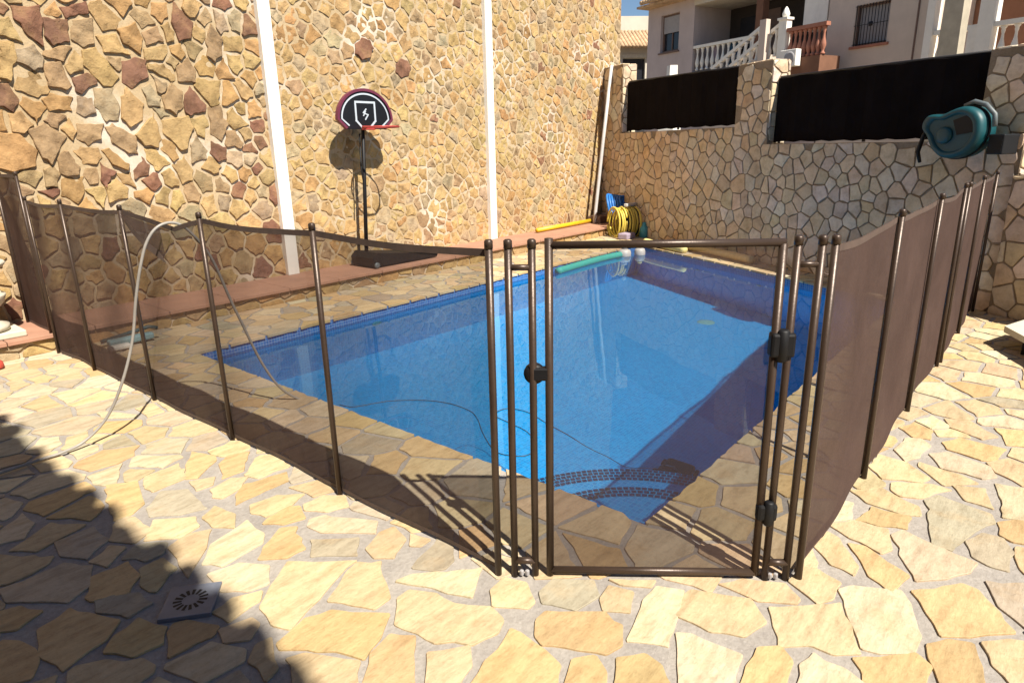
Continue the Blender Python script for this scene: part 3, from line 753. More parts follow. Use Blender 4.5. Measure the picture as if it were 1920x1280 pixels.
for k, (x0, x1) in enumerate(((3.995, 4.135), (7.43, 7.57))):
    mb = MB(); mb.box(x0, x1, LW_Y - 0.07, LW_Y + 0.01, 0.15, 5.2, 0, (1, 1, 1), 0.004)
    tag(mb.build('white_pilaster', M['white'], None, (x0, LW_Y, 0.15)),
        ('wide white vertical strip up the golden wall, left of the basketball hoop', 'narrower white vertical strip up the golden wall, right of the basketball hoop')[k], 'pilaster', 'white strips on the stone wall')
mb = MB(); mb.tube([(9.97, 6.45, 0.15), (10.0, 6.45, 0.36), (10.2, 6.45, 1.5), (10.43, 6.44, 2.78)], 0.03, 10)
tag(mb.build('drain_pipe', M['pipe'], None, (9.97, 6.45, 0.15)), 'thin pale pole leaning in the corner where the two stone walls meet', 'pipe')

# low ledge along the wall: stone front, pink tile top
led = MB()
led.box(-1.2, 10.45, 6.03, LW_Y, -0.03, 0.115)
rnd = random.Random(33)
pts = poisson(-1.2, 10.4, -0.1, 0.25, 0.16, 0.26, rnd)
for poly in voronoi(pts, 0.02, 0.5):
    if not poly: continue
    poly = clip(clip(poly, 0, 1, 0.112), 0, -1, 0.0)
    if len(poly) < 3 or abs(area(poly)) < 0.002: continue
    key = rnd.choice('yynog')
    stone(led, roughen(poly, 0.06, 0.003, rnd, 0.18), lambda x, z, h: (x, 6.03 - h, z), 0.014, 0.005, jitter_col(WCOL[key], rnd), rnd, 1, 0.0, 0.004, 0.002, -0.01)
x = -1.2
while x < 10.4:
    w = 0.60
    led.box(x + 0.003, min(x + w - 0.003, 10.45), 5.985, LW_Y - 0.002, 0.117, 0.15, 2, (1, 1, 1), 0.004)
    x += w
tag(led.build('ledge', [M['wallmo'], M['wallst'], M['ledge']], None, (4, 6.3, 0), fixn=False), 'low stone ledge with pink tiled top along the foot of the golden wall', 'ledge')

# ------------------------------------------------------------------ shaded boundary wall with screens
W0 = Vector((6.95, 0.3, 0)); WD = Vector((0.4954, 0.8687, 0)); WN = Vector((-0.8687, 0.4954, 0))
def fw(s, z, h=0.0):
    p = W0 + WD * s + WN * h
    return (p.x, p.y, z)
fwb = lambda s, o, z: fw(s, z, o)
SCOL = [(0.63, 0.50, 0.35), (0.60, 0.47, 0.32), (0.60, 0.44, 0.27), (0.60, 0.51, 0.40), (0.68, 0.59, 0.47)]
def stone_front(mb, s0, s1, z0, z1, off, rnd, rmin=0.10, rmax=0.27, fr=None, warm=True):
    pts = poisson(s0 - 0.1, s1 + 0.1, z0 - 0.1, z1 + 0.1, rmin, rmax, rnd)
    for poly in voronoi(pts, 0.013, 0.5):
        if not poly: continue
        poly = clip(clip(clip(clip(poly, 1, 0, s1 - 0.004), -1, 0, -s0 - 0.004), 0, 1, z1 - 0.004), 0, -1, -z0)
        if len(poly) < 3 or abs(area(poly)) < 0.0022: continue
        cx, cz = centroid(poly)
        c = rnd.choice(SCOL[:3] if (warm and rnd.random() < (cx / 7.5)) else SCOL[3:] + SCOL[:2])
        stone(mb, roughen(poly, 0.05, 0.003, rnd, 0.15), fr or (lambda a, b, h: fw(a, b, off + h)), 0.012, 0.005, jitter_col(c, rnd), rnd, 1, 0.002, 0.002, 0.001, -0.005)
rnd = random.Random(8)
bw = MB()
def wall_run(s0, s1, top, o0=-0.26, o1=0.0, front=True):
    bw.box(s0, s1, o0, o1, -0.05, top, 0, (1, 1, 1), 0, fwb)
wall_run(0.5, 3.12, 1.45)
wall_run(3.74, 6.70, 1.67)
wall_run(3.12, 3.74, 2.41, -0.26, 0.004)
wall_run(6.70, 7.42, 2.76, -0.26, 0.004)
wall_run(0.10, 0.5, 2.18, -0.26, 0.004)
wall_run(-4.5, 0.10, 1.17, -0.26, 0.06)
# one continuous stone facing over the whole stepped wall
RUNS = [(0.10, 0.5, 2.18), (0.5, 3.12, 1.45), (3.12, 3.74, 2.41), (3.74, 6.70, 1.67), (6.70, 7.42, 2.76)]
pts = poisson(0.0, 7.5, -0.1, 2.85, 0.09, 0.30, rnd)
for poly in voronoi(pts, 0.013, 0.55):
    if not poly: continue
    cx, cz = centroid(poly)
    run = [q for q in RUNS if q[0] <= cx < q[1]]
    if not run or cz > run[0][2]: continue
    s0, s1, top = run[0]
    poly = clip(clip(poly, 0, 1, top - 0.004), 0, -1, 0)
    lo = min([q[2] for q in RUNS if abs(q[1] - s0) < 0.01] + [0 if s0 == 0.10 else 9]); hi = min([q[2] for q in RUNS if abs(q[0] - s1) < 0.01] + [9 if s1 < 7.4 else 0])
    zt = max(z for x, z in poly) if poly else 0
    if zt > lo: poly = clip(poly, -1, 0, -s0 - 0.004)
    if zt > hi: poly = clip(poly, 1, 0, s1 - 0.004)
    if len(poly) < 3 or abs(area(poly)) < 0.0018: continue
    c = rnd.choice(SCOL[:3] if rnd.random() < (cx / 8.5) ** 1.3 else SCOL[3:] + SCOL[:2])
    stone(bw, roughen(poly, 0.045, 0.004, rnd, 0.14), lambda a, b, h: fw(a, b, 0.004 + h), 0.010, 0.004, jitter_col(c, rnd), rnd, 1, 0.002, 0.002, 0.0015, -0.005)
stone_front(bw, -4.5, 0.10, 0.0, 1.17, 0.06, rnd)
# stone sides and cement caps of the piers
def pier_side(s, z0, z1, o0, o1):
    stone_front(bw, o0, o1, z0, z1, 0, rnd, 0.1, 0.18, lambda a, b, h: fw(s - h, b, a), False)
pier_side(3.12, 1.46, 2.41, -0.26, 0.004)
pier_side(0.10, 1.18, 2.18, -0.26, 0.004)
pier_side(6.70, 1.68, 2.76, -0.26, 0.004)
for (a, b, z) in ((3.125, 3.735, 2.405), (6.705, 7.41, 2.755), (0.105, 0.495, 2.175), (-4.5, 0.095, 1.165)):
    stone_front(bw, a, b, -0.255, 0.01, 0, rnd, 0.1, 0.2, lambda s, o, h, z=z: fw(s, z + 0.005 + h, o), False)
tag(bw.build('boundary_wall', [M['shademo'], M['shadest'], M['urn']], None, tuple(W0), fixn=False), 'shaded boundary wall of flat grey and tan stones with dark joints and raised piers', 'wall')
def screen(s0, s1, z0, z1a, z1b, label):
    t = thing('privacy_screen', label, 'screen', fw((s0 + s1) / 2, z0, -0.08), 'black privacy screens on the boundary wall')
    mb = MB(); n = 24
    vs = []; fs = []
    for side in (0, 1):
        for k in range(n + 1):
            s = s0 + (s1 - s0) * k / n
            o = -0.08 - 0.02 * side + 0.006 * math.sin(k * 1.9) * (1 - side)
            vs.append(fw(s, z0 + 0.008 * math.sin(k * 2.3), o)); vs.append(fw(s, z1a + (z1b - z1a) * k / n + 0.008 * math.sin(k * 1.3 + side), o))
    m_ = 2 * (n + 1)
    for k in range(n):
        a = 2 * k
        fs.append([a, a + 2, a + 3, a + 1]); fs.append([m_ + a, m_ + a + 1, m_ + a + 3, m_ + a + 2])
        fs.append([a + 1, a + 3, m_ + a + 3, m_ + a + 1]); fs.append([a, m_ + a, m_ + a + 2, a + 2])
    fs.append([0, 1, m_ + 1, m_]); fs.append([2 * n, m_ + 2 * n, m_ + 2 * n + 1, 2 * n + 1])
    mb.add(vs, fs)
    mb.build('screen_cloth', M['screen'], t)
    mb = MB(); mb.tube([fw(s0, z1a + 0.01, -0.11), fw(s1, z1b + 0.01, -0.11)], 0.018, 8); mb.build('top_rail', M['iron'], t)
    for s in (s0 + 0.03, (s0 + s1) / 2, s1 - 0.03):
        mb = MB(); mb.tube([fw(s, z0 - 0.02, -0.13), fw(s, min(z1a, z1b) - 0.01, -0.13)], 0.018, 8); mb.build('screen_post', M['iron'], t)
screen(0.53, 3.09, 1.475, 2.165, 2.20, 'long black cloth screen above the wall behind the teal hose reel')
screen(3.78, 6.66, 1.70, 2.40, 2.47, 'shorter-looking black cloth screen above the wall nearer the golden stone wall')

# ------------------------------------------------------------------ hose reel
def reel():
    t = thing('hose_reel', 'teal wall-mounted garden hose reel on the shaded stone wall', 'hose reel', fw(0.5, 1.3, 0.3))
    out = [(.80, 1.655), (.765, 1.68), (.70, 1.68), (.64, 1.672), (.54, 1.715), (.47, 1.735), (.40, 1.728), (.32, 1.69), (.27, 1.62), (.255, 1.50), (.31, 1.39), (.40, 1.322), (.50, 1.30), (.60, 1.31), (.70, 1.385), (.76, 1.50), (.82, 1.56), (.825, 1.61)]
    for _ in range(3):
        out = [q for i in range(len(out)) for q in ((out[i][0] * .78 + out[(i + 1) % len(out)][0] * .22, out[i][1] * .78 + out[(i + 1) % len(out)][1] * .22),
                                                    (out[i][0] * .22 + out[(i + 1) % len(out)][0] * .78, out[i][1] * .22 + out[(i + 1) % len(out)][1] * .78))]
    n = len(out); cx, cz = 0.53, 1.51
    def rg(f, o): return [fw(cx + (a - cx) * f, cz + (b - cz) * f, o) for a, b in out]
    def shell(spec, m, name):
        mb = MB(); rings = [rg(f, o) for f, o in spec]
        vs = [v for r_ in rings for v in r_]; fs = []
        for i in range(len(rings) - 1):
            for k in range(n):
                fs.append([i * n + k, i * n + (k + 1) % n, (i + 1) * n + (k + 1) % n, (i + 1) * n + k])
        mb.add(vs, fs, 0, (1, 1, 1), True)
        for j in (0, len(rings) - 1): mb.add(rings[j], [list(range(n))], 0)
        return mb.build(name, M[m], t)
    shell([(0.90, 0.10), (0.97, 0.115), (0.985, 0.15), (0.985, 0.195)], 'teal', 'housing')
    shell([(1.02, 0.196), (1.03, 0.205), (1.02, 0.216)], 'black', 'seam_band')
    shell([(0.985, 0.217), (0.985, 0.26), (0.96, 0.29), (0.90, 0.305), (0.80, 0.312), (0.74, 0.306), (0.70, 0.292)], 'teal', 'housing')
    mb = MB(); mb.lathe([(0.07, 0), (0.07, 0.02), (0.05, 0.03), (0.02, 0.03)], fw(0.58, 1.50, 0.2925), 20, 0, (1, 1, 1), WN); mb.build('hub', M['teal'], t)
    mb = MB(); mb.prism([(.52, 1.62), (.40, 1.66), (.33, 1.60), (.34, 1.52), (.47, 1.50)], lambda a, b, d: fw(a, b, d), 0.2925, 0.300); mb.build('side_window', M['black'], t)
    hp = [fw(0.50, 1.735, 0.21), fw(0.42, 1.765, 0.21), fw(0.32, 1.735, 0.21), fw(0.235, 1.655, 0.21), fw(0.22, 1.56, 0.21)]
    mb = MB(); mb.tube(hp, 0.02, 8); mb.build('carry_handle', M['greyp'], t)
    mb = MB(); mb.box(0.12, 0.25, 0.035, 0.22, 1.34, 1.50, 0, (1, 1, 1), 0.01, fwb)
    for k in range(3): mb.box(0.13, 0.24, 0.221, 0.226, 1.375 + k * 0.035, 1.385 + k * 0.035, 0, (1, 1, 1), 0, fwb)
    mb.build('wall_bracket', M['black'], t)
    mb = MB(); mb.tube([fw(0.80, 1.60, 0.21), fw(0.84, 1.50, 0.22), fw(0.875, 1.36, 0.22), fw(0.83, 1.27, 0.23)], [0.012, 0.018, 0.02, 0.014], 8); mb.build('nozzle', M['black'], t)
reel()

# ------------------------------------------------------------------ safety fences
PR = 0.0125
def add_post(parent, x, y, z0=0.0, h=1.2, lean=(0, 0), name='post'):
    mb = MB()
    mb.tube([(x, y, z0 - 0.01), (x + lean[0] * 0.5, y + lean[1] * 0.5, z0 + h * 0.5), (x + lean[0], y + lean[1], z0 + h)], PR, 12)
    mb.lathe([(PR + 0.0015, -0.02), (PR + 0.0015, 0.004), (PR * 0.7, 0.009)], (x + lean[0], y + lean[1], z0 + h), 12)
    return mb.build(name, M['post'], parent)
def net_panel(parent, a, b, z0a, z0b, topf, off, seed, n=26, m=14):
    """net between two posts; a,b ground points; off = normal offset"""
    rr = random.Random(seed); ph = [rr.uniform(0, 6.28) for _ in range(4)]
    a, b = Vector((*a, 0)), Vector((*b, 0))
    d = (b - a); L = d.length; nn = Vector((-d.y, d.x, 0)).normalized()
    def P(t, w, extra=0.0):
        z0 = z0a + (z0b - z0a) * t
        zt = topf(t)
        z = z0 + (zt - z0) * w
        o = off + 0.010 * math.sin(t * 5 + ph[0] + w * 2) * math.sin(math.pi * t) + 0.006 * math.sin(w * 9 + t * 4 + ph[1]) * math.sin(math.pi * t) + extra
        p = a + d * t + nn * o
        return (p.x, p.y, z)
    vs = []; fs = []
    for i in range(n + 1):
        for j in range(m + 1): vs.append(P(i / n, j / m))
    for i in range(n):
        for j in range(m):
            q = i * (m + 1) + j
            fs.append([q, q + m + 1, q + m + 2, q + 1])
    mb = MB(); mb.add(vs, fs, 0, (1, 1, 1), True)
    net = mb.build('net_panel', M['net'], parent, fixn=False)
    mb = MB()       # doubled hem along the top
    H = 0.022
    for side in (-1, 1):
        vs = []
        for i in range(n + 1):
            p1 = P(i / n, 1, 0.002 * side); p0 = (p1[0], p1[1], p1[2] - H)
            vs += [p0, (p1[0], p1[1], p1[2] + 0.002)]
        mb.add(vs, [[2 * i, 2 * i + 2, 2 * i + 3, 2 * i + 1] for i in range(n)], 0, (1, 1, 1), True)
    mb.build('top_hem', M['hem'], net, fixn=False)
    mb = MB()
    vs = []
    for i in range(n + 1):
        p1 = P(i / n, 0, 0.003); vs += [(p1[0], p1[1], p1[2] + 0.002), (p1[0], p1[1], p1[2] + 0.02)]
    mb.add(vs, [[2 * i, 2 * i + 2, 2 * i + 3, 2 * i + 1] for i in range(n)], 0, (1, 1, 1), True)
    mb.build('bottom_hem', M['hem'], net, fixn=False)
    return net

GA = Vector((1.525, 1.375, 0)); GD = Vector((0.6008, -0.7994, 0))
gp = lambda s: GA + GD * s
def crossbar(parent, s0, s1, z, r=0.010, rods=0):
    a, b = gp(s0), gp(s1)
    mb = MB(); mb.tube([(a.x, a.y, z), (b.x, b.y, z)], r, 10)
    mb.build('crossbar', M['post'], parent)

lf = thing('pool_fence', 'left run of brown net fence with sagging panel where the grey hose crosses it', 'fence', (1.525, 3.6, 0), 'brown net fences round the pool')
LY = [1.375, 2.318, 3.273, 4.23, 5.21, 5.93]
LX = [1.525, 1.522, 1.522, 1.516, 1.508, 1.498]
for k, (x, y) in enumerate(zip(LX, LY)): add_post(lf, x, y, 0, 1.2, (0.0, 0.0))
for k in range(5):
    if k == 2: tf = lambda t: (1.170 - 0.055 * (t / 0.33) ** 1.3) if t < 0.33 else 1.115 + 0.058 * ((t - 0.33) / 0.67) ** 0.9
    else: tf = lambda t: 1.175 - 0.014 * math.sin(math.pi * t)
    net_panel(lf, (LX[k], LY[k]), (LX[k + 1], LY[k + 1]), 0.012, 0.012, tf, -0.014, 40 + k, 40)
# slack net folded down beside the hose
mb = MB()
mb.add([(1.500, 4.19, 1.165), (1.490, 3.90, 1.135), (1.488, 3.66, 1.115), (1.478, 3.62, 0.96), (1.470, 3.82, 1.00), (1.474, 3.98, 1.07)],
       [[0, 1, 5], [1, 2, 4, 5], [2, 3, 4]], 0, (1, 1, 1), True)
mb.add([(1.492, 4.19, 1.165), (1.466, 3.98, 1.07), (1.462, 3.82, 1.00), (1.470, 3.60, 0.93), (1.472, 3.68, 0.995), (1.464, 3.84, 1.05), (1.468, 4.0, 1.11)],
       [[0, 1, 6], [1, 2, 5, 6], [2, 3, 4, 5]], 1, (1, 1, 1), True)
mb.build('loose_net_fold', [M['net'], M['hem']], lf, fixn=False)
# raised section over the ledge
for y in (6.02, 6.60): add_post(lf, 1.50, y, 0.15, 1.225)
net_panel(lf, (1.50, 6.02), (1.50, 6.60), 0.155, 0.155, lambda t: 1.36, -0.012, 77, 14)
for s in (0.06, 0.134):
    add_post(lf, gp(s).x, gp(s).y, 0, 1.2)
crossbar(lf, 0.06, 0.134, 1.12); crossbar(lf, 0.06, 0.134, 0.06, 0.013)
mb = MB(); mb.tube([(gp(0.06).x, gp(0.06).y, 0.07), (gp(0).x, gp(0).y, 0.09)], 0.003, 6); mb.build('cord_tie', M['hose'], lf)

rf = thing('pool_fence', 'right run of brown net fence seen nearly edge-on towards the boundary wall', 'fence', (4.6, 0.526, 0), 'brown net fences round the pool')
RX = [2.163, 3.09, 4.08, 5.06, 6.07, 6.95]
for k, x in enumerate(RX):
    add_post(rf, x, 0.526, 0, 1.2, (0.012 * math.sin(k * 2.1), 0.006 * math.cos(k * 1.7)))
add_post(rf, 5.17, 0.52, 0, 1.2)
for k in range(5):
    net_panel(rf, (RX[k], 0.526), (RX[k + 1], 0.526), 0.012, 0.012, lambda t: 1.175 - 0.02 * math.sin(math.pi * t), 0.014, 60 + k, 30)
for s in (0.945, 1.017):
    add_post(rf, gp(s).x, gp(s).y, 0, 1.2)
crossbar(rf, 0.945, 1.017, 1.12); crossbar(rf, 0.945, 1.017, 0.065, 0.013)
mb = MB()
mb.tube([(gp(1.017).x, gp(1.017).y, 1.10), (gp(1.045).x, gp(1.045).y + .004, 1.085), (gp(1.062).x, gp(1.062).y, 1.11)], 0.003, 6)
mb.build('cord_tie', M['hem'], rf)

for f_, ss in ((lf, (0.095, 0.115)), (rf, (0.97, 0.99))):
    for s in ss:
        p = gp(s) + Vector((-0.012, 0.004, 0))
        mb = MB(); mb.box(p.x - 0.007, p.x + 0.007, p.y - 0.007, p.y + 0.007, 0.004, 0.026, 0, (1, 1, 1), 0.004); mb.build('floor_clip', M['shutter'], f_)
# gate
gt = thing('pool_gate', 'brown tube-framed net gate between the two fence runs', 'gate', tuple(gp(0.548)), None)
def gtube(pts, r, name, m='post'):
    mb = MB(); mb.tube([(gp(s).x, gp(s).y, z) for s, z in pts], r, 12); return mb.build(name, M[m], gt)
gtube([(0.187, 0.005), (0.187, 1.21)], 0.0135, 'gate_stile')
gtube([(0.908, 0.02), (0.900, 1.185)], 0.0135, 'gate_stile')
gtube([(0.189, 1.188), (0.906, 1.188)], 0.0125, 'gate_rail')
gtube([(0.189, 0.024), (0.906, 0.024)], 0.0135, 'gate_rail')
a, b = gp(0.198), gp(0.896)
mb = MB(); n = 16; m_ = 20; vs = []; fs = []
nn = Vector((-GD.y, GD.x, 0))
for i in range(n + 1):
    for j in range(m_ + 1):
        t, w = i / n, j / m_
        p = a + (b - a) * t + nn * 0.003 * math.sin(t * 6 + w * 4) * math.sin(math.pi * t) * math.sin(math.pi * w)
        vs.append((p.x, p.y, 0.03 + 1.15 * w))
for i in range(n):
    for j in range(m_):
        q = i * (m_ + 1) + j; fs.append([q, q + m_ + 1, q + m_ + 2, q + 1])
mb.add(vs, fs, 0, (1, 1, 1), True); mb.build('net_panel', M['net'], gt, fixn=False)
def gfr(s, o, z):
    p = gp(s) + Vector((-0.7994, -0.6008, 0)) * o
    return (p.x, p.y, z)
def block(name, s0, s1, o0, o1, z0, z1, bev=0.008):
    mb = MB(); mb.box(s0, s1, o0, o1, z0, z1, 0, (1, 1, 1), bev, gfr); return mb.build(name, M['black'], gt)
lt = MB()
lt.lathe([(0.022, 0), (0.034, 0.006), (0.036, 0.02), (0.034, 0.034), (0.022, 0.04)], gfr(0.138, -0.034, 0.765), 18, 0, (1, 1, 1), (-0.7994, -0.6008, 0))
lt.box(0.13, 0.188, -0.02, 0.012, 0.745, 0.79, 0, (1, 1, 1), 0.006, gfr)
lt.build('latch', M['black'], gt)
hg = MB(); hg.box(0.885, 0.918, -0.02, 0.024, 0.825, 0.905, 0, (1, 1, 1), 0.009, gfr); hg.box(0.928, 0.962, -0.02, 0.024, 0.825, 0.905, 0, (1, 1, 1), 0.009, gfr)
hg.lathe([(0.014, 0), (0.02, 0.006), (0.02, 0.10), (0.014, 0.106)], gfr(0.923, 0.01, 0.81), 14)
hg.build('hinge', M['black'], gt)
hg = MB(); hg.box(0.892, 0.962, -0.016, 0.02, 0.235, 0.30, 0, (1, 1, 1), 0.012, gfr)
hg.lathe([(0.012, 0), (0.017, 0.006), (0.017, 0.085), (0.012, 0.09)], gfr(0.932, 0.012, 0.222), 14)
hg.build('hinge', M['black'], gt)

# ------------------------------------------------------------------ hose over the fence, pool cable
def smooth(pts, k=6):
    pts = [Vector(p) for p in pts]; out = []
    for i in range(len(pts) - 1):
        p0, p1, p2, p3 = pts[max(0, i - 1)], pts[i], pts[i + 1], pts[min(len(pts) - 1, i + 2)]
        for q in range(k):
            t = q / k
            out.append(0.5 * ((2 * p1) + (p2 - p0) * t + (2 * p0 - 5 * p1 + 4 * p2 - p3) * t * t + (3 * p1 - p0 - 3 * p2 + p3) * t ** 3))
    out.append(pts[-1]); return out
FLOOR_Z = floor_z(3.65)
hp = [(-0.6, 3.62, .018), (0.2, 3.74, .018), (0.733, 3.79, 0.018), (0.874, 3.79, 0.02), (0.985, 3.79, 0.045), (1.101, 3.775, 0.14), (1.187, 3.72, 0.32), (1.266, 3.69, 0.54),
      (1.308, 3.65, 0.768), (1.345, 3.616, 0.934), (1.39, 3.60, 1.055), (1.45, 3.59, 1.125), (1.53, 3.585, 1.14), (1.60, 3.575, 1.09), (1.69, 3.564, 0.94),
      (1.769, 3.575, 0.69), (1.812, 3.575, 0.556), (1.905, 3.57, 0.273), (2.0, 3.54, 0.08), (2.13, 3.49, -0.03), (2.26, 3.42, -0.078)]
mb = MB(); mb.tube(smooth(hp), 0.0075, 10)
tag(mb.build('garden_hose', M['hose'], None, (1.5, 3.6, 0)), 'grey hose rising from the paving and looping over the left fence into the pool', 'hose')
cp = [(2.30, 3.40, WATER_Z + .004), (2.33, 3.30, WATER_Z + .004), (2.45, 3.24, WATER_Z + .004), (2.551, 3.18, WATER_Z + .004), (2.68, 3.02, WATER_Z + .004), (2.74, 2.85, WATER_Z + .004), (2.73, 2.66, WATER_Z + .004), (2.661, 2.53, WATER_Z + .004),
      (2.54, 2.38, WATER_Z + .003), (2.42, 2.20, WATER_Z + .003), (2.40, 2.10, WATER_Z + .003), (2.46, 2.0, WATER_Z + .003), (2.58, 2.02, WATER_Z + .003), (2.70, 2.18, WATER_Z + .003),
      (2.74, 2.36, WATER_Z + .003), (2.78, 2.50, WATER_Z + .003), (2.90, 2.50, WATER_Z + .003), (2.93, 2.36, WATER_Z + .003), (2.86, 2.15, WATER_Z + .003), (2.80, 1.95, WATER_Z + .003),
      (2.76, 1.80, WATER_Z - .02), (2.82, 1.72, -0.22), (3.00, 1.70, -0.50), (3.30, 1.72, -0.80), (3.60, 1.71, FLOOR_Z + .12)]
mb = MB(); mb.tube(smooth(cp), 0.0028, 8)
tag(mb.build('floating_cable', M['cable'], None, (2.7, 2.4, WATER_Z)), 'thin dark cable looping on the water down to the pool robot', 'cable')
rb = thing('pool_robot', 'dark pool cleaning robot resting on the shaded pool floor', 'pool robot', (3.65, 1.71, FLOOR_Z))
bm_ = MB()
bm_.box(3.54, 3.76, 1.61, 1.81, FLOOR_Z + 0.015, FLOOR_Z + 0.10, 0, (1, 1, 1), 0.028); bm_.build('body', M['black'], rb)
for yy in (1.595, 1.825):
    q = MB()
    q.lathe([(0.02, -0.010), (0.034, -0.007), (0.034, 0.007), (0.02, 0.010)], (3.58, yy, FLOOR_Z + 0.035), 14, 0, (1, 1, 1), (0, 1, 0)); q.build('wheel', M['black'], rb)
    q = MB()
    q.lathe([(0.02, -0.010), (0.034, -0.007), (0.034, 0.007), (0.02, 0.010)], (3.72, yy, FLOOR_Z + 0.035), 14, 0, (1, 1, 1), (0, 1, 0)); q.build('wheel', M['black'], rb)
q = MB(); q.tube([(3.60, 1.65, FLOOR_Z + .10), (3.62, 1.71, FLOOR_Z + .14), (3.64, 1.77, FLOOR_Z + .10)], 0.008, 8); q.build('handle', M['greyp'], rb)

# ------------------------------------------------------------------ basketball stand
bb = thing('basketball_hoop', 'black basketball stand with half-round backboard and red rim against the golden wall', 'basketball hoop', (4.95, 6.32, 0.15))
BX, BY, BZ = 5.03, 6.36, 1.72
def board(rx, rz, zb, chamf, y0, y1, m, name, parent):
    pts = []
    for k in range(25):
        a = math.pi * k / 24
        pts.append((BX + rx * math.cos(a), zb + rz * math.sin(a)))
    pts = pts[::1]
    pts = [(BX + rx * 0.72, zb - chamf)] + pts + [(BX - rx * 0.72, zb - chamf)]
    mb = MB(); mb.prism(pts, lambda a, b, d: (a, d, b), y0, y1)
    return mb.build(name, M[m], parent)
def arcband(rx, rz, zb, chamf, w, y0, y1, m, name, parent, cz=None):
    outer = [(BX + rx * 0.72, zb - chamf)] + [(BX + rx * math.cos(math.pi * k / 24), zb + rz * math.sin(math.pi * k / 24)) for k in range(25)] + [(BX - rx * 0.72, zb - chamf)]
    c0 = zb + rz * 0.35
    inner = []
    for x, z in outer:
        dx, dz = x - BX, z - c0
        d = math.hypot(dx, dz); inner.append((BX + dx * (d - w) / d, c0 + dz * (d - w) / d))
    n = len(outer)
    vs = [(x, y0, z) for x, z in outer] + [(x, y0, z) for x, z in inner] + [(x, y1, z) for x, z in outer] + [(x, y1, z) for x, z in inner]
    fs = []
    for k in range(n - 1):
        fs += [[k, k + 1, n + k + 1, n + k], [2 * n + k, 3 * n + k, 3 * n + k + 1, 2 * n + k + 1], [k, 2 * n + k, 2 * n + k + 1, k + 1], [n + k, n + k + 1, 3 * n + k + 1, 3 * n + k]]
    mb = MB(); mb.add(vs, fs); return mb.build(name, M[m], parent)
bd = board(0.385, 0.33, 1.81, 0.10, BY - 0.0, BY + 0.03, 'board', 'backboard', bb)
arcband(0.392, 0.337, 1.81, 0.10, 0.030, BY - 0.012, BY + 0.034, 'boardred', 'edge_trim', bd)
arcband(0.338, 0.283, 1.815, 0.075, 0.018, BY - 0.006, BY - 0.001, 'boardwhite', 'white_line', bd)
def strip(pts, w, y0, y1, m, name, parent, close=True):
    mb = MB()
    k = len(pts)
    for i in range(k if close else k - 1):
        a, b = Vector(pts[i]), Vector(pts[(i + 1) % k]); d = (b - a).normalized(); n_ = Vector((-d.y, d.x)) * w / 2
        a = a - d * w / 2; b = b + d * w / 2
        off = 0.0006 * (i % 2)
        q = [a + n_, b + n_, b - n_, a - n_]
        mb.prism([(p.x, p.y) for p in q], lambda u, v, dd: (u, dd, v), y0 - off, y1)
    return mb.build(name, M[m], parent)
strip([(BX - 0.135, 2.00), (BX + 0.135, 2.00), (BX + 0.135, 1.80), (BX + 0.06, 1.73), (BX - 0.06, 1.73), (BX - 0.135, 1.80)], 0.022, BY - 0.006, BY - 0.001, 'boardwhite', 'shield_mark', bd)
# zigzag emblem
strip([(BX + 0.01, 1.925), (BX - 0.03, 1.885), (BX + 0.035, 1.865), (BX - 0.005, 1.815)], 0.013, BY - 0.007, BY - 0.001, 'boardwhite', 'emblem', bd, False)
strip([(BX - 0.03, 1.855), (BX + 0.0, 1.90)], 0.010, BY - 0.008, BY - 0.001, 'boardwhite', 'emblem', bd, False)
rm = MB()
rc = Vector((BX + 0.02, BY - 0.235, 1.725))
rm.tube([rc + Vector((0.20 * math.cos(2 * math.pi * k / 36), 0.20 * math.sin(2 * math.pi * k / 36), 0)) for k in range(37)], 0.010, 8, 0, (1, 1, 1), False)
rm.box(BX - 0.07, BX + 0.09, BY - 0.05, BY - 0.002, 1.70, 1.745, 0, (1, 1, 1), 0.004)
rm.build('rim', M['rimred'], bb)
mb = MB(); mb.tube([(4.93, 6.42, 0.28), (4.97, 6.41, 1.0), (5.02, 6.40, 1.86)], [0.024, 0.022, 0.020], 12); mb.build('pole', M['black'], bb)
mb = MB()
mb.tube([(4.90, 6.33, 1.15), (4.94, 6.40, 1.30), (4.98, 6.43, 1.66)], 0.009, 8); mb.build('brace', M['black'], bb)
mb = MB()
mb.prism([(4.80, 0.17), (4.79, 0.27), (4.86, 0.33), (5.0, 0.31), (5.74, 0.225), (5.82, 0.20), (5.80, 0.165)], lambda a, b, d: (a, d, b), 6.12, 6.54)
mb.build('base', M['black'], bb)
for yy in (6.108, 6.552):
    mb = MB(); mb.lathe([(0.015, -0.012), (0.035, -0.01), (0.035, 0.01), (0.015, 0.012)], (4.83, yy, 0.187), 16, 0, (1, 1, 1), (0, 1, 0)); mb.build('wheel', M['greyp'], bb)

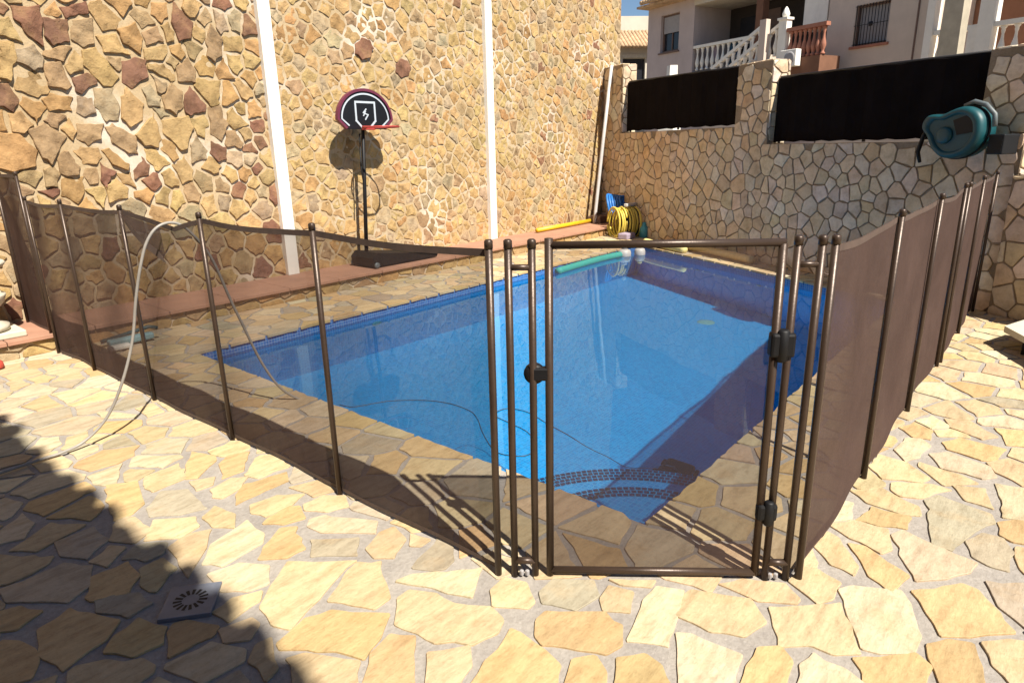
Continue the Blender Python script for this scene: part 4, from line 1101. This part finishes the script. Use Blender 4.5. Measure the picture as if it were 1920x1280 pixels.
# ------------------------------------------------------------------ pool toys, hoses and bags
def cyl(name, pts, r, m, label, cat, group=None, n=14, hollow=False):
    mb = MB(); mb.tube(pts, r, n); return tag(mb.build(name, M[m], None, tuple(pts[0])), label, cat, group)
cyl('pool_noodle', smooth([(6.78, 4.93, -0.062), (7.3, 4.96, -0.06), (7.9, 4.98, -0.06), (8.42, 4.95, -0.062)]), 0.048, 'tealfoam', 'teal foam noodle floating along the sunlit pool edge', 'pool noodle', 'foam pool noodles')
cyl('pool_noodle', smooth([(9.09, 4.95, 0.048), (8.84, 4.52, 0.048), (8.60, 4.06, 0.048)]), 0.048, 'palefoam', 'short pale yellow foam noodle on the far coping, nearer the corner', 'pool noodle', 'foam pool noodles')
cyl('pool_noodle', smooth([(8.93, 4.20, 0.052), (8.63, 3.62, 0.052), (8.25, 2.98, 0.052)]), 0.052, 'tanfoam', 'long tan foam noodle on the far coping before the shaded wall', 'pool noodle', 'foam pool noodles')
cyl('yellow_pole', [(8.40, 6.52, 0.19), (10.05, 6.56, 0.19)], 0.036, 'yellow', 'bright yellow bar lying on the pink ledge by the golden wall', 'pole')
mb = MB(); mb.box(10.0, 10.38, 6.35, 6.62, 0.15, 0.27, 0, (1, 1, 1), 0.01)
tag(mb.build('brown_block', M['frame'], None, (10.2, 6.5, 0.15)), 'small brown block on the end of the pink ledge', 'block')
def floater(x, y, r, label, m2):
    t = thing('chlorine_floater', label, 'floater', (x, y, WATER_Z), 'floaters in the far pool corner')
    mb = MB(); mb.lathe([(r * .75, -.07), (r * .9, -0.03), (r, 0.0), (r, 0.05), (r * .85, 0.085), (r * .4, 0.10)], (x, y, WATER_Z), 20); mb.build('float_body', M['pipe'], t)
    mb = MB(); mb.lathe([(r * .45, 0.098), (r * .45, 0.125), (r * .35, 0.132)], (x, y, WATER_Z), 16); mb.build('cap', M[m2], t)
floater(8.44, 4.93, 0.095, 'larger white chemical floater beside the teal noodle end', 'pipe')
floater(8.66, 4.80, 0.08, 'smaller white chemical floater with yellow cap near the far coping', 'palefoam')
# coil of yellow hose in a bag
yc = thing('coiled_hose', 'upright coil of yellow hose standing in the wall corner', 'hose', (9.65, 5.75, 0))
for k in range(9):
    c = Vector((9.55 + 0.035 * k, 5.80 - 0.028 * k, 0.24 + 0.006 * math.sin(k * 2.2)))
    rx = 0.19 + 0.018 * math.sin(k * 1.7); rz = 0.235 + 0.015 * math.cos(k * 2.3)
    ax = Vector((0.45, 0.89, 0))
    mb = MB(); mb.tube([c + ax * (rx * math.cos(2 * math.pi * q / 30 + k)) + Vector((0, 0, rz * math.sin(2 * math.pi * q / 30 + k))) for q in range(30)], 0.016, 8); mb.build('hose_loop', M['yhose'], yc)
bl = thing('blue_hose', 'bundle of bright blue hose hanging over the dark bag in the corner', 'hose', (10.0, 6.0, 0.5))
for k in range(6):
    o = 0.03 * k
    mb = MB(); mb.tube(smooth([(9.78 + o, 6.02 - o, 0.36), (9.80 + o, 6.08 - o, 0.55), (9.92 + o, 6.16 - o, 0.66 - 0.01 * k), (10.06 + o, 6.12 - o, 0.60), (10.10 + o, 6.0 - o, 0.40)]), 0.02, 8); mb.build('hose_strand', M['blue'], bl)
mb = MB()
mb.lathe([(0.20, 0), (0.25, 0.03), (0.25, 0.25), (0.20, 0.42), (0.08, 0.5)], (10.06, 5.72, 0.0), 18)
tag(mb.build('dark_bag', M['navy'], None, (10.06, 5.72, 0)), 'dark navy bag slumped against the shaded wall behind the yellow coil', 'bag')
mb = MB(); mb.box(9.62, 9.95, 5.60, 5.66, 0.50, 0.55, 0, (1, 1, 1), 0.01)
tag(mb.build('pole_bracket', M['pipe'], None, (9.7, 5.6, 0.5)), 'short grey bar resting on top of the yellow hose coil', 'bar')
mb = MB(); mb.lathe([(0.06, 0), (0.07, 0.01), (0.07, 0.16), (0.03, 0.21), (0.03, 0.25)], (9.78, 5.36, 0.0), 16)
tag(mb.build('cyan_bottle', M['cyan'], None, (9.78, 5.36, 0)), 'cyan plastic bottle right of the yellow hose coil', 'bottle')
mb = MB(); mb.box(9.35, 9.62, 5.42, 5.60, 0.0, 0.10, 0, (1, 1, 1), 0.02)
tag(mb.build('lilac_tub', M['cloth1'], None, (9.5, 5.5, 0)), 'small lilac tub in front of the yellow hose coil', 'tub')

# vacuum head behind the left fence
vh = thing('pool_brush', 'teal and white pool brush head on the paving behind the left fence', 'pool brush', (1.95, 5.7, 0))
mb = MB(); mb.box(1.78, 2.12, 5.66, 5.74, 0.02, 0.075, 0, (1, 1, 1), 0.015); mb.build('brush_body', M['lightblue'], vh)
mb = MB(); mb.tube([(1.76, 5.80, 0.05), (2.1, 5.70, 0.12), (2.16, 5.68, 0.10)], 0.016, 8); mb.build('handle', M['teal'], vh)
mb = MB(); mb.box(1.74, 1.90, 5.56, 5.63, 0.012, 0.05, 0, (1, 1, 1), 0.012); mb.build('weight', M['white'], vh)

# ------------------------------------------------------------------ left corner: urn on plinth, red thing
ur = thing('garden_urn', 'cream cast-stone pedestal urn on the pink ledge at the left edge', 'urn', (1.17, 6.28, 0.15))
mb = MB(); mb.box(0.93, 1.36, 6.08, 6.50, 0.151, 0.20, 0, (1, 1, 1), 0.01); mb.build('plinth', M['urn'], ur)
mb = MB(); mb.lathe([(0.10, 0.20), (0.17, 0.21), (0.17, 0.25), (0.09, 0.29), (0.07, 0.33), (0.13, 0.38), (0.17, 0.42), (0.19, 0.47), (0.19, 0.485), (0.165, 0.49), (0.155, 0.56), (0.165, 0.66), (0.22, 0.70), (0.235, 0.72), (0.22, 0.735)], (1.13, 6.26, 0.0), 28)
mb.build('bowl', M['urn'], ur)
mb = MB(); mb.lathe([(0.035, 0), (0.05, 0.015), (0.045, 0.05), (0.02, 0.075)], (1.075, 5.84, 0.004), 14)
tag(mb.build('red_toy', M['red'], None, (1.075, 5.84, 0.004)), 'small red plastic object on the paving at the left edge', 'toy')

# ------------------------------------------------------------------ right: pale slab bench
sb = thing('stone_slab', 'pale low slab on short dark supports at the right edge of the paving', 'slab', (6.0, 0.05, 0))
mb = MB(); mb.prism([(5.86, 0.235), (6.20, 0.12), (6.05, -0.55), (5.15, -0.62), (5.02, -0.2)], lambda a, b, d: (a, b, d), 0.11, 0.155)
mb.build('slab_top', M['urn'], sb)
for (x, y) in ((5.75, 0.06), (5.35, -0.45), (5.95, -0.4)):
    mb = MB(); mb.box(x - 0.06, x + 0.06, y - 0.05, y + 0.05, 0.0, 0.112, 0, (1, 1, 1), 0.005); mb.build('foot', M['black'], sb)

# ------------------------------------------------------------------ drain grate
dg = thing('drain_grate', 'square steel floor drain with a ring of slots in the paving', 'drain', (0.751, 2.107, 0))
dx = Vector((0.6, 0.8, 0)); 
c0 = Vector((0.751, 2.107, 0.010)); ux = (Vector((0.74, 2.215, 0)) - Vector((0.644, 2.097, 0))).normalized(); uy = Vector((-ux.y, ux.x, 0))
def dfr(a, b, z):
    p = c0 + ux * a + uy * b
    return (p.x, p.y, z)
mb = MB(); mb.box(-0.086, 0.086, -0.084, 0.084, -0.01, 0.012, 0, (1, 1, 1), 0.002, dfr)
mb.build('plate', M['stainless'], dg)
for ring_r0, ring_r1, cnt in ((0.028, 0.056, 15),):
    mb = MB()
    for k in range(cnt):
        a = 2 * math.pi * k / cnt
        ca, sa = math.cos(a), math.sin(a)
        w = 0.0058
        q = [(ring_r0 * ca - w * sa * 0.7, ring_r0 * sa + w * ca * 0.7), (ring_r1 * ca - w * sa, ring_r1 * sa + w * ca), (ring_r1 * ca + w * sa, ring_r1 * sa - w * ca), (ring_r0 * ca + w * sa * 0.7, ring_r0 * sa - w * ca * 0.7)]
        mb.add([dfr(x, y, 0.0126) for x, y in q], [[0, 1, 2, 3]])
    mb.build('slots', M['black'], dg)

# ------------------------------------------------------------------ houses beyond the wall
H0v = Vector((24.5, 7.1, 0)); HD = Vector((0.342, 0.9397, 0)); HN = Vector((-0.9397, 0.342, 0))
def fh(s, o, z):
    p = H0v + HD * s + HN * o
    return (p.x, p.y, z)
def fh2(s, o, z):      # pieces standing proud of the front keep their place along the street line
    return fh(s - 0.874 * o, o, 1.48 + (z - 1.48) * (1 - 0.049 * o))
def hbox(mb, s0, s1, o0, o1, z0, z1, mi=0, bev=0.0):
    return mb.box(s0, s1, o0, o1, z0, z1, mi, (1, 1, 1), bev, fh)
def part(parent, m, name, *boxes, bev=0.0):
    mb = MB()
    for b in boxes: hbox(mb, *b, bev=bev)
    return mb.build(name, M[m], parent)
BAL = [(0.075, 0), (0.075, .05), (0.04, .08), (0.05, .14), (0.085, .26), (0.08, .33), (0.04, .50), (0.032, .62), (0.05, .70), (0.045, .74), (0.075, .78), (0.075, .82)]
def baluster_row(parent, s0, s1, n, o, z0, z1, m, h=0.82):
    first = None
    for k in range(n):
        t = (k + 0.5) / n
        s = s0 + (s1 - s0) * t; z = z0 + (z1 - z0) * t
        P = Vector(fh(s, o, z))
        if first is None:
            mb = MB(); mb.lathe([(r, zz * h / 0.82) for r, zz in BAL], P, 10)
            first = mb.build('baluster', M[m], parent); fp = P
        else:
            copy_part(first, parent, P - fp)

h1 = thing('house', 'pale mauve house with shuttered window, white balcony balusters and outside stair', 'house', fh(4.5, 0, 0))
w1 = MB()
# facade with a real window opening (s 6.72..7.80, z 5.12..6.55)
for b in ((5.9, 6.72, -0.3, 0, 0, 9.0), (7.80, 8.6, -0.3, 0, 0, 9.0), (6.72, 7.80, -0.3, 0, 0, 5.12), (6.72, 7.80, -0.3, 0, 6.55, 9.0)): hbox(w1, *b)
hbox(w1, 5.9, 8.6, -7.0, -0.301, 0, 9.0)
hbox(w1, 0, 5.899, -0.4, 0, 0, 4.2)
w1.build('wall', M['mauve'], h1)
part(h1, 'recess_shade', 'recess_wall', (0.0, 5.89, -2.3, -2.0, 4.2, 9.0))
part(h1, 'mauve', 'floor_slab', (-0.0, 5.89, -1.99, -0.41, 4.0, 4.22))
part(h1, 'cream', 'upper_beam', (0.0, 5.89, -1.99, 0.05, 6.62, 6.86))
wf = part(h1, 'frame', 'window', (6.72, 6.80, -0.22, -0.14, 5.12, 6.55), (7.72, 7.80, -0.22, -0.14, 5.12, 6.55), (6.80, 7.72, -0.22, -0.14, 5.12, 5.2), (6.80, 7.72, -0.22, -0.14, 6.47, 6.55), (7.23, 7.28, -0.22, -0.15, 5.2, 6.47))
part(wf, 'glass', 'pane', (6.80, 7.72, -0.20, -0.19, 5.2, 6.47))
part(wf, 'shutter', 'shutter', (6.80, 7.72, -0.13, -0.11, 5.85, 6.47))
part(wf, 'frame', 'sill', (6.66, 7.86, -0.1, 0.07, 5.06, 5.115))
rfm = MB()
for k in range(20):       # eave of half-round tiles
    s = 5.2 + k * 0.16
    rfm.tube([fh(s, 0.75, 7.05), fh(s, -3.0, 8.3)], 0.09, 10)
hbox(rfm, 5.1, 8.65, -0.4, 0.62, 6.90, 6.98)
rfm.build('roof', M['rooft'], h1)
part(h1, 'brownwall', 'column', (2.62, 2.92, -0.35, -0.05, 4.22, 6.62))
part(h1, 'frame', 'door', (0.9, 1.9, -1.98, -1.94, 4.22, 6.3))
part(h1, 'frame', 'door', (3.4, 4.2, -1.98, -1.94, 4.22, 6.3))
part(h1, 'glass', 'balcony_window', (4.5, 5.3, -1.98, -1.94, 5.0, 6.2))
baluster_row(h1, 5.85, 2.95, 11, -0.1, 4.24, 4.24, 'white')
part(h1, 'white', 'handrail', (2.93, 5.88, -0.2, 0.0, 5.06, 5.16))
part(h1, 'cloth1', 'hung_cloth', (4.75, 5.05, -0.24, -0.22, 4.45, 5.10))
part(h1, 'cloth2', 'hung_cloth', (3.75, 4.25, -0.24, -0.22, 4.35, 5.14))
# stair with two raked balustrades
def raked(s0, z0, s1, z1, o):
    mb = MB(); pts = [fh(s0, o, z0), fh(s1, o, z1)]
    mb.prism([(s0, z0), (s1, z1), (s1, z1 + 0.12), (s0, z0 + 0.12)], lambda a, b, d: fh(a - 0.874 * o, d, 1.48 + (b - 1.48) * (1 - 0.049 * o)), o - 0.08, o + 0.08)
    mb.build('stair_rail', M['white'], h1)
    zc = lambda z: 1.48 + (z - 1.48) * (1 - 0.049 * o)
    baluster_row(h1, s0 - 0.874 * o, s1 - 0.874 * o, 8, o, zc(z0) - 0.80, zc(z1) - 0.80, 'white', 0.80)
raked(4.75, 4.15, 2.5, 5.33, 0.5)
raked(3.85, 4.12, 1.85, 5.25, 1.3)
st = MB()
for k in range(9):
    s0 = 4.6 - k * 0.3
    hbox(st, s0 - 1.1, s0 - 0.8, 0.45, 1.4, 0, 3.2 + k * 0.13)
st.build('stair_flight', M['buff'], h1)
part(h1, 'buff', 'tan_post', (2.35 - 1.33, 2.60 - 1.33, 1.42, 1.62, 3.0, 5.28))
nw = MB(); hbox(nw, 0.36, 0.66, 1.2, 1.45, 3.6, 5.18); hbox(nw, 0.32, 0.70, 1.16, 1.49, 5.18, 5.25)
nw.lathe([(0.06, 0), (0.11, 0.05), (0.12, 0.12), (0.07, 0.24), (0.02, 0.32)], fh(0.51, 1.325, 5.25), 12); nw.build('newel_post', M['white'], h1)
part(h1, 'brownwall', 'landing', (-1.0, 0.75, 0.52, 1.5, 3.0, 3.98), (0.02, 0.75, 0.01, 0.519, 3.0, 3.98))
baluster_row(h1, 0.30, -1.05, 8, 1.35, 4.0, 4.0, 'terracotta', 0.80)
part(h1, 'terracotta', 'handrail', (-1.08, 0.34, 1.25, 1.45, 4.80, 4.91))
part(h1, 'white', 'water_heater', (0.06, 0.95, -0.7, -0.1, 5.0, 6.0))
part(h1, 'green', 'awning', (0.1, 0.75, -0.9, -0.1, 6.15, 6.45))
ac = thing('air_conditioner', 'white air conditioner unit hung below the terracotta balusters', 'air conditioner', fh(0.0, 1.6, 3.7))
part(ac, 'white', 'casing', (-0.35, 0.25, 1.53, 1.78, 3.72, 4.22), bev=0.02)
gr = MB(); gr.lathe([(0.19, 0), (0.19, 0.012), (0.14, 0.016)], fh(-0.12, 1.782, 3.97), 20, 0, (1, 1, 1), HN); gr.build('fan_grille', M['shutter'], ac)

h2 = thing('house', 'buff house with barred window and pillared porch behind the long black screen', 'house', fh(-4, 0, 0))
w2 = MB()
for b in ((-1.05, -0.1, -0.3, 0.05, 0, 9), (-3.4, -2.14, -0.3, 0.05, 0, 9), (-2.14, -1.05, -0.3, 0.05, 0, 4.26), (-2.14, -1.05, -0.3, 0.05, 5.42, 9)): hbox(w2, *b)
hbox(w2, -3.4, -0.45, -5.0, -0.301, 0, 9)
hbox(w2, -16, -3.401, -5, -2.2, 0, 9)
hbox(w2, -16, -3.401, -2.19, 0.35, 0, 3.3)
w2.build('wall', M['buff'], h2)
wn2 = part(h2, 'frame', 'window', (-2.14, -1.05, -0.12, -0.06, 4.26, 4.32), (-2.14, -1.05, -0.12, -0.06, 5.36, 5.42), (-2.14, -2.08, -0.12, -0.06, 4.32, 5.36), (-1.11, -1.05, -0.12, -0.06, 4.32, 5.36))
part(wn2, 'shutter', 'shutter', (-2.08, -1.11, -0.16, -0.13, 4.32, 5.36))
bars = MB()
for k in range(11):
    s = -2.1 + k * 0.1; bars.tube([fh(s, 0.07, 4.26), fh(s, 0.07, 5.42)], 0.010, 6)
for z in (4.3, 4.84, 5.38): bars.tube([fh(-2.14, 0.085, z), fh(-1.05, 0.085, z)], 0.009, 6)
bars.lathe([(0.09, 0), (0.09, 0.01)], fh(-1.6, 0.08, 4.84), 4, 0, (1, 1, 1), HN)
bars.build('window_bars', M['iron'], wn2)
part(wn2, 'terracotta', 'sill', (-2.22, -0.97, 0.0, 0.11, 4.18, 4.255))
part(h2, 'frame', 'downpipe', (-3.02, -2.98, 0.051, 0.08, 3.0, 9.0))
part(h2, 'brownwall', 'porch_wall', (-16, -3.41, -2.19, -2.1, 3.3, 9))
part(h2, 'glass', 'door', (-6.0, -5.25, -2.09, -2.05, 3.3, 5.9))
cl0 = part(h2, 'white', 'porch_column', (-5.15, -4.78, 0.0, 0.34, 3.3, 9))
part(h2, 'white', 'porch_column', (-3.62, -3.41, 0.0, 0.34, 3.3, 9))
part(h2, 'white', 'porch_column', (-8.2, -7.8, 0.0, 0.34, 3.3, 9))
part(h2, 'white', 'balustrade_pier', (-5.05, -4.55, 0.03, 0.30, 3.32, 4.3))
baluster_row(h2, -3.65, -4.5, 3, 0.17, 3.42, 3.42, 'white', 0.8)
baluster_row(h2, -5.2, -8.0, 9, 0.17, 3.42, 3.42, 'white', 0.8)
part(h2, 'white', 'handrail', (-4.76, -3.63, 0.06, 0.28, 4.22, 4.34), (-7.8, -5.16, 0.06, 0.28, 4.22, 4.34))
up = MB(); up.prism([(-5.35, 0), (-4.75, 0), (-4.93, 11), (-5.20, 11)], lambda a, b, d: fh(a, d, b), 1.8, 2.1)
upo = up.build('utility_pole', M['conc'], None, fh(-4.3, 1.95, 0))
tag(upo, 'tapered concrete utility pole in front of the brown porch', 'pole')

h3 = thing('house', 'distant cream house with tiled roof in the gap beside the golden wall', 'house', (32.5, 18.9, 0))
A3 = Vector((32.5, 18.9, 0)); D3 = Vector((-0.6, 0.8, 0)); N3 = Vector((-0.8, -0.6, 0))
f3 = lambda a, o, z: tuple(A3 + Vector((0.70, -0.714, 0)) * a + Vector((-0.714, -0.70, 0)) * o + Vector((0, 0, z)))
mb = MB()
for b in ((-4, -0.45, -0.3, 0, 0, 6.3), (0.75, 4, -0.3, 0, 0, 6.3), (-0.45, 0.75, -0.3, 0, 0, 4.6), (-0.45, 0.75, -0.3, 0, 5.75, 6.3)): mb.box(*b, 0, (1, 1, 1), 0, f3)
mb.box(-4, 4, -6, -0.301, 0, 6.3, 0, (1, 1, 1), 0, f3)
mb.box(-4, 4, -6, -1.4, 6.3, 8.0, 0, (1, 1, 1), 0, f3)
mb.build('wall', M['cream'], h3)
mb = MB()
for k in range(44): mb.tube([f3(-4.2 + k * 0.19, 0.5, 6.28), f3(-4.2 + k * 0.19, -1.45, 7.25)], 0.10, 8)
mb.prism([(-4.2, 0), (4.2, 0), (4.2, 1), (-4.2, 1)], lambda a, b, d: f3(a, 0.45 - b * 1.85, d + b * 0.92), 6.20, 6.26)
mb.build('roof', M['rooft'], h3)
mb = MB(); mb.box(-0.44, 0.74, -0.26, -0.2, 4.61, 5.74, 0, (1, 1, 1), 0, f3); mb.build('window', M['glass'], h3)
mb = MB(); mb.box(-0.5, 0.8, 0.002, 0.06, 5.78, 5.95, 0, (1, 1, 1), 0, f3); mb.build('window_lintel', M['urn'], h3)

# small white chimney just over the first screen
mb = MB(); mb.prism([(-0.12, 0), (0.12, 0), (0.09, 0.5), (-0.09, 0.5)], lambda a, b, d: (15.42 + a * 0.7 + d * 0.6, 7.85 - a * 0.7 + d * 0.7, 2.2 + b * 2.1), -0.11, 0.11)
mb.box(15.2, 15.6, 7.65, 8.05, -0.06, 2.19)
tag(mb.build('garden_pillar', M['white'], None, (15.42, 7.85, -0.06)), 'small white pillar top showing over the first black screen', 'pillar')

# ------------------------------------------------------------------ tiled eave shading lower left; unseen wall added to block sky light
eave_and_blocker = thing('house', 'house behind the camera whose tiled eave shades the paving at lower left, with an unseen brown wall added to dim the fill light', 'house', (-2.2, -2, 0))
RZ = 4.8
ex = 0.80 - 0.21 * RZ
mb = MB(); mb.box(-6.0, -1.8, -7, 4.2, -0.05, RZ); mb.build('wall', M['brownwall'], eave_and_blocker)  # unseen wall, added and kept dark to lower the ambient light
mb = MB(); mb.box(-1.799, -1.74, 0.6, 1.6, 0.0, 2.1, 0, (1, 1, 1), 0.01); mb.build('door', M['frame'], eave_and_blocker)
pr = MB()
pr.box(-6, ex - 0.02, -7, 1.2, RZ + 0.001, RZ + 0.12)
rr = random.Random(4)
y = -7.0
while y < 1.2:
    e = ex + rr.uniform(-0.03, 0.035)
    pr.tube([(e, y + 0.09, RZ + 0.05), (-4.5, y + 0.09, RZ + 1.0)], 0.08, 10)
    y += 0.24
pr.build('roof', M['rooft'], eave_and_blocker)

for o in scene.objects:
    if o.type == 'MESH':
        top = o
        while top.parent: top = top.parent
        if top.name.split('.')[0] in ('pool_basin', 'pool_robot', 'floating_cable', 'pool_light', 'floor_drain', 'water_inlet', 'chlorine_floater', 'pool_noodle', 'garden_hose'):
            o.cycles.is_caustics_receiver = True
